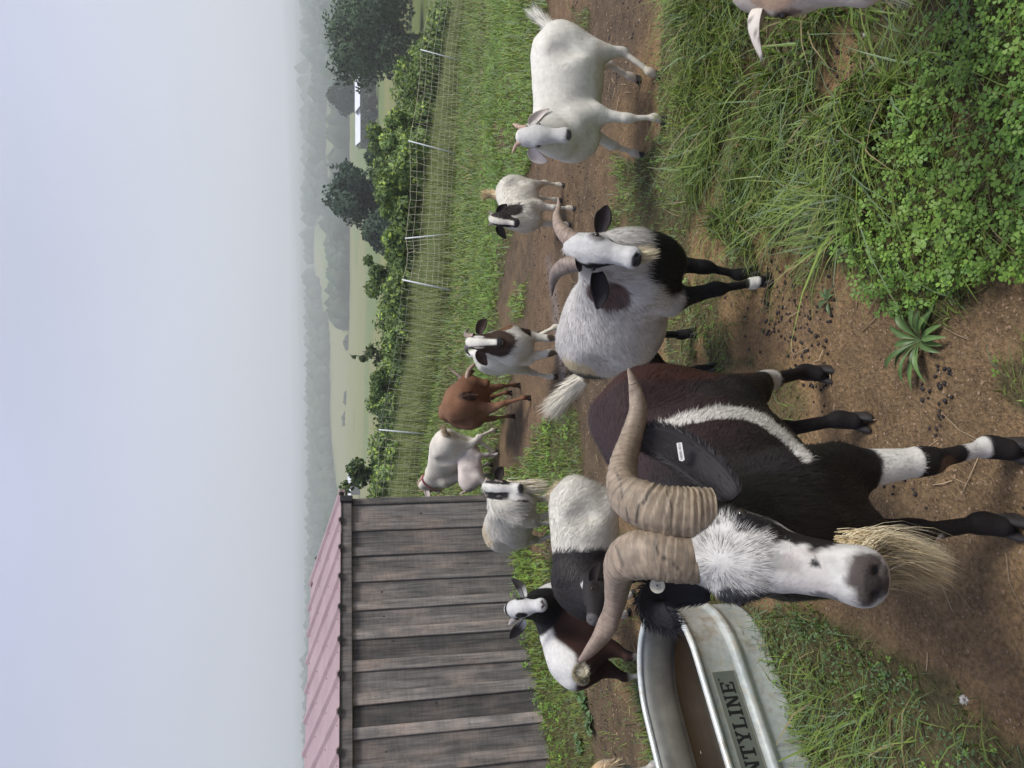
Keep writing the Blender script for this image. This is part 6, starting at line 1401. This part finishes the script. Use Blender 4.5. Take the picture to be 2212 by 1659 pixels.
# tall uncut grass along and behind the netting
T_ = GrassSheet(); N0 = 52000; t = rng.random(N0) * (len(ends) - 1); k = t.astype(int); f = (t - k)[:, None]; E = np.array([e[0] for e in ends]); b0 = E[k] * (1 - f) + E[np.minimum(k + 1, len(E) - 1)] * f
off = rng.gamma(1.3, 2.6, N0) + .05; x = b0[:, 0] + off * .12 + rng.normal(0, .2, N0); y = b0[:, 1] + off; kv = in_view(x, y, 0, 150) & (y < 40); x, y, off = x[kv], y[kv], off[kv]; n = len(x)
p1 = fbm2(x, y, .35, 3, 33)[:, None]; c = np.array([.155, .165, .062]) * p1 * 1.5 + np.array([.105, .15, .042]) * (1.2 - p1); c = c * rng.uniform(.7, 1.25, (n, 1))
T_.add(*blades(x, y, rng.uniform(.25, .62, n) * (.55 + .6 * np.clip(p1[:, 0] * 1.4 - .2, 0, 1)), rng.uniform(.012, .024, n), np.clip(rng.gamma(2.5, .14, n), .05, 1.0), rng.uniform(0, 6.28, n), c, seg=2)); to = T_.build("meadow_grass", "tall pale meadow grass along and behind the netting")
# clover
def trefoils(x, y, z, size, tilt, col):
    n = len(x); yaw = rng.uniform(0, 6.28, n); Nn = nrm_rows(np.stack([rng.normal(0, tilt, n), rng.normal(-.15, tilt, n), np.ones(n)], 1)); r = np.stack([np.cos(yaw), np.sin(yaw), np.zeros(n)], 1); A = nrm_rows(r - Nn * (r * Nn).sum(1, keepdims=True)); B = np.cross(Nn, A); V = []; F = []; Cc = []; Nr = []
    P = np.stack([x, y, z], 1); sh = [(.06, 0, 0), (.55, .40, .05), (.92, .30, .08), (.86, 0, -.02), (.92, -.30, .08), (.55, -.40, .05), (.5, 0, -.05)]
    for j in range(3):
        a = j * 2.094 + rng.normal(0, .12, n); ca, sa = np.cos(a)[:, None], np.sin(a)[:, None]; X = A * ca + B * sa; Y = -A * sa + B * ca
        v = np.stack([P + (X * u + Y * w + Nn * q) * size[:, None] for u, w, q in sh], 1); V.append(v); Cc.append(col); Nr.append(Nn)
    V = np.stack(V, 1).reshape(-1, 3); base = np.arange(n * 3)[:, None] * 7; F = np.concatenate([base + np.array([a, b_, 6]) for a, b_ in ((0, 1), (1, 2), (2, 3), (3, 4), (4, 5), (5, 0))])[:, ::-1]
    C = np.repeat(np.repeat(col, 3, 0) * rng.uniform(.85, 1.15, (n * 3, 1)), 7, 0); NN = np.repeat(np.repeat(Nn, 3, 0), 7, 0); return V, F, C, NN
def clover_at(x, y, hmin, hmax, sz, tone=1.0):
    n = len(x); z = gnear(x, y); hh = rng.uniform(hmin, hmax, n) * (.6 + .8 * fbm2(x, y, 6, 2, 51)); k = np.clip(fbm2(x, y, 5, 2, 52) * 1.4 - .2 + rng.normal(0, .25, n), 0, 1)[:, None]
    c = (np.array([.095, .195, .035]) * (1 - k) + np.array([.20, .33, .055]) * k) * rng.uniform(.8, 1.2, (n, 1)) * tone
    return trefoils(x, y, z + hh, rng.uniform(sz * .7, sz * 1.2, n), .35, c), (x, y, z, hh)
n0 = 24000; x = rng.uniform(-.2, 2.2, n0); y = rng.uniform(.7, 2.6, n0); k = in_poly(x, y, CLOV) & in_view(x, y) & (rng.random(n0) < np.clip(fbm2(x, y, 3, 2, 44) * 2.2 - .3, .2, 1)); x, y = x[k], y[k]
(a1, st1) = clover_at(x, y, .02, .085, .0135); xs_, ys_ = scatter(-2.2, 2.4, 1.5, 4.2, 190, clump=5, seed=12); (a2, st2) = clover_at(xs_, ys_, .008, .04, .011, .95); xw, yw = scatter(-4, 4, 5, 9, 200, clump=2, seed=14); (a3, st3) = clover_at(xw, yw, .02, .09, .024, 1.0)
V = []; F = []; C = []; NN = []; o_ = 0
for q in (a1, a2, a3): V.append(q[0]); F.append(q[1] + o_); C.append(q[2]); NN.append(q[3]); o_ += len(q[0])
clo = mesh_np("clover", np.concatenate(V), [np.concatenate(F)], m_cloverm, None, col=np.concatenate(C), normals=np.concatenate(NN)); tag(clo, "bright green clover patch at the lower right", "clover", kind="stuff")
# small-leaved knotweed mat below the tank
n0 = 42000; x = rng.uniform(-2.2, -.1, n0); y = rng.uniform(.8, 2.8, n0); k = in_poly(x, y, WEED) & in_view(x, y) & ~tank_in(x, y) & (rng.random(n0) < np.clip(fbm2(x, y, 4, 2, 46) * 2.4 - .6, .05, 1)); x, y = x[k], y[k]
xs_, ys_ = scatter(-3.4, 3, 2.6, 5.8, 900, clump=3, seed=22); x = np.r_[x, xs_]; y = np.r_[y, ys_]; n = len(x)
P = np.stack([x, y, gnear(x, y) + rng.uniform(.004, .05, n)], 1); Nn = nrm_rows(np.stack([rng.normal(0, .5, n), rng.normal(-.2, .5, n), np.ones(n)], 1)); k = rng.random((n, 1)); c = np.array([.065, .135, .045]) * (1 - k) + np.array([.125, .215, .085]) * k
V, F, C = leaf_cloud("", None, P, Nn, rng.uniform(.008, .017, n) * (1 + .25 * (y > 3)), c, aspect=2.4)
kw_ = mesh_np("ground_weeds", V, [F], m_cloverm, None, col=C, normals=np.repeat(Nn, 4, 0)); tag(kw_, "mat of small-leaved weeds between tub and bare earth", "weeds", kind="stuff")
# broad-leaved rosettes, each leaf a part
m_plant = col_mat("broad leaf", rough=.45, transl=.22, spec=.4, nscale=30, namt=.15)
def rosette(px_, py_, label, nl, Lr, wr, lift, col, seed, dirs=None):
    g = np.random.default_rng(seed); p = at_z(px_, py_, 0); p[2] = float(gnear(p[0], p[1])[0]); r = empty("broadleaf_weed", p, label, "weed")
    for k in range(nl):
        a = (k * 2.399 + g.uniform(-.3, .3)) if dirs is None else dirs[k % len(dirs)] + g.normal(0, .22); Lf = Lr * g.uniform(.65, 1.15); wd = wr * g.uniform(.75, 1.2); lf = lift * g.uniform(.3, 1.5)
        d = np.array([math.cos(a), math.sin(a), 0]); s = np.array([-d[1], d[0], 0]); rows = []; nu = 9
        for j in range(nu):
            t = j / (nu - 1); zc = Lf * (lf * t * (1.6 - 1.35 * t)) + .006; ctr = d * Lf * t * (1 - .15 * lf) + np.array([0, 0, zc]); w_ = wd * max(.10, math.sin(math.pi * min(1, t * .92 + .05)) ** .9) * (1 if t < .97 else .1) * (.35 + .65 * sstep(.05, .4, t))
            tw_ = .25 * math.sin(t * 7 + k); rows += [ctr - s * w_ + np.array([0, 0, w_ * (.35 + tw_)]), ctr - s * w_ * .5 + np.array([0, 0, w_ * .05]), ctr - np.array([0, 0, .08 * w_]), ctr + s * w_ * .5 + np.array([0, 0, w_ * .05]), ctr + s * w_ + np.array([0, 0, w_ * (.35 - tw_)])]
        V = np.array(rows); idx = np.arange(nu * 5).reshape(nu, 5); Q = np.stack([idx[:-1, :-1], idx[1:, :-1], idx[1:, 1:], idx[:-1, 1:]], -1).reshape(-1, 4)[:, ::-1]
        c = np.asarray(col) * g.uniform(.75, 1.3); C = np.tile(c, (len(V), 1)); C[2::5] = C[2::5] * 1.25; mesh_np("leaf", V, [Q], m_plant, r, col=C)
    return r
rosette(1995, 735, "large broad-leaved weed on the bare earth at the clover's edge", 19, .13, .0085, .55, (.095, .165, .052), 3)
rosette(1798, 648, "small pointed-leaf weed on bare earth right of the buck's hind hoof", 7, .05, .006, .4, (.085, .14, .055), 4)
rosette(1302, 1425, "pale broad weed between the shed wall and the tub", 7, .12, .036, .5, (.12, .19, .095), 5)
rosette(1280, 1560, "green broad weed on the dirt strip above the tub rim", 8, .10, .030, .5, (.10, .16, .07), 6)
rosette(1262, 1610, "smaller broad weed by the left edge near the shed wall", 7, .09, .026, .6, (.085, .15, .06), 8)
rosette(1268, 1520, "dark green weed behind the young goat's rump", 7, .09, .024, .7, (.07, .13, .05), 7)
rosette(1872, 1503, "little lime-green weed leaf cluster in the grass under the tub label", 5, .03, .009, .8, (.17, .26, .07), 10)
# white clover flower
def flower(px_, py_, label, zf=.05, r_=.010):
    p = at_z(px_, py_, zf); g0 = float(gnear(p[0], p[1])[0]); r = empty("clover_flower", (p[0], p[1], g0), label, "flower"); m = MB(); m.tube([[0, 0, 0], [.003, 0, zf * .5], [0, 0, zf]], .0011, 5); m.build("stem", m_plant_s, r)
    pm = MB(); d = nrm_rows(rng.normal(0, 1, (46, 3))); d[:, 2] = np.abs(d[:, 2]) - .2; d = nrm_rows(d)
    for q in d:
        s = nrm(np.cross(q, [.3, .2, 1])); t_ = np.cross(q, s); b_ = np.array([0, 0, zf]) + q * r_ * .35; pm.add([b_, b_ + q * r_ * .45 + s * .0014, b_ + q * r_, b_ + q * r_ * .45 - s * .0014, b_ + q * r_ * .5 + t_ * .0012], [(0, 1, 4), (1, 2, 4), (2, 3, 4), (3, 0, 4)])
    pm.build("blossom", m_blos, r)
m_plant_s = simple("green stem", (.10, .16, .06), .6, bumps=0); m_blos = simple("white blossom", (.72, .70, .66), .7, var=.1, bumps=0)
flower(2083, 1512, "white clover blossom at the edge of the bare earth, bottom left")
flower(1875, 75, "small white clover blossom in the grass under the goat's chin at right", .06, .006)
# ------------------------------------------------------------------ litter on the bare earth: pebbles, droppings, straw
def scatter_bits(name, label, cat, xs0, n, rad, zf, colf, mat, jitter=.25, mask=.35, sub=1, seed=0, cond=None):
    x = rng.uniform(xs0[0], xs0[1], n); y = rng.uniform(xs0[2], xs0[3], n); k = in_view(x, y) & (grass_mask(x, y) < mask) & ~tank_in(x, y) & ~shed_in(x, y)
    if cond is not None: k &= cond(x, y)
    x, y = x[k], y[k]; n = len(x); bv = np.array([[1, 0, 0], [-1, 0, 0], [0, 1, 0], [0, -1, 0], [0, 0, 1], [0, 0, -1.]]); bf = np.array([[0, 2, 4], [2, 1, 4], [1, 3, 4], [3, 0, 4], [2, 0, 5], [1, 2, 5], [3, 1, 5], [0, 3, 5]])
    if sub > 1:
        bm = bmesh.new(); bmesh.ops.create_icosphere(bm, subdivisions=1, radius=1); bv = np.array([v.co for v in bm.verts]); bf = np.array([[v.index for v in f.verts] for f in bm.faces]); bm.free()
    r = rad[0] * (rad[1] / rad[0]) ** (rng.random(n) ** 1.6); S_ = np.stack([r * rng.uniform(.8, 1.3, n), r * rng.uniform(.7, 1.1, n), r * rng.uniform(.45, .85, n) * zf], 1); a = rng.uniform(0, 6.28, n); v = bv[None] * (1 + jitter * rng.normal(0, 1, (n, len(bv), 1))) * S_[:, None]
    ca, sa = np.cos(a)[:, None], np.sin(a)[:, None]; V = np.stack([v[..., 0] * ca - v[..., 1] * sa + x[:, None], v[..., 0] * sa + v[..., 1] * ca + y[:, None], v[..., 2] + (gnear(x, y) + S_[:, 2] * .35)[:, None]], -1)
    F = (bf[None] + (np.arange(n) * len(bv))[:, None, None]).reshape(-1, 3); o = mesh_np(name, V.reshape(-1, 3), [F], mat, None, col=np.repeat(colf(n), len(bv), 0), smooth=sub > 1); tag(o, label, cat, kind="stuff"); return o
m_peb = col_mat("pebble", rough=.8, spec=.25); m_drop = col_mat("dropping", rough=.6, spec=.3)
def pebc(n): k = rng.random((n, 1)); return (np.array([.26, .185, .125]) * k + np.array([.20, .13, .085]) * (1 - k)) * rng.uniform(.6, 1.35, (n, 1))
scatter_bits("pebbles", "fine gravel and crumbs on the bare earth", "gravel", (-1.9, 1.9, .8, 2.9), 50000, (.0013, .0050), .8, pebc, m_peb, seed=1)
scatter_bits("pebbles", "coarser crumbs of soil on the trodden earth farther off", "gravel", (-2.2, 2.6, 2.9, 6.5), 11000, (.0025, .009), .8, pebc, m_peb, seed=2)
def near_piles(x, y): return fbm2(x, y, 4.0, 2, 97) > .56
scatter_bits("goat_droppings", "dark goat droppings scattered over the bare earth", "droppings", (-1.5, 1.6, .8, 2.6), 6500, (.0045, .0078), 1.2, lambda n: np.array([.022, .018, .017]) * rng.uniform(.6, 1.6, (n, 1)), m_drop, jitter=.06, cond=lambda x, y: (fbm2(x, y, 3.0, 2, 97) > .54) & (x > -.35), sub=2)
scatter_bits("goat_droppings", "dark goat droppings on the trodden earth behind the herd", "droppings", (-2.2, 2.8, 2.6, 6.2), 3200, (.006, .011), 1.1, lambda n: np.array([.035, .028, .025]) * rng.uniform(.6, 1.6, (n, 1)), m_drop, jitter=.06, cond=near_piles)
st = MB(); n0 = 420; x = rng.uniform(-1.8, 1.8, n0); y = rng.uniform(.85, 5.2, n0); k = (grass_mask(x, y) < .4) & in_view(x, y) & ~tank_in(x, y); x, y = x[k], y[k]
for a, c_ in zip(x, y):
    L_ = rng.gamma(3, .010) + .012; th = rng.uniform(0, 6.28); d = np.array([math.cos(th), math.sin(th), 0]); e_ = np.array([-d[1], d[0], 0]); z = float(terrain(a, c_) + micro(a, c_)) + .004; p = np.array([a, c_, z]); bend = rng.normal(0, .15) * L_
    st.tube([p - d * L_, p + e_ * bend + np.array([0, 0, .004]), p + d * L_ + np.array([0, 0, rng.uniform(0, .008)])], rng.uniform(.0008, .0018), 4, col=np.array([.40, .30, .19]) * rng.uniform(.6, 1.3))
so_ = st.build("straw", col_mat("straw", rough=.7), None, smooth=True, usecol=True); tag(so_, "dry straw bits lying on the bare earth", "straw", kind="stuff")
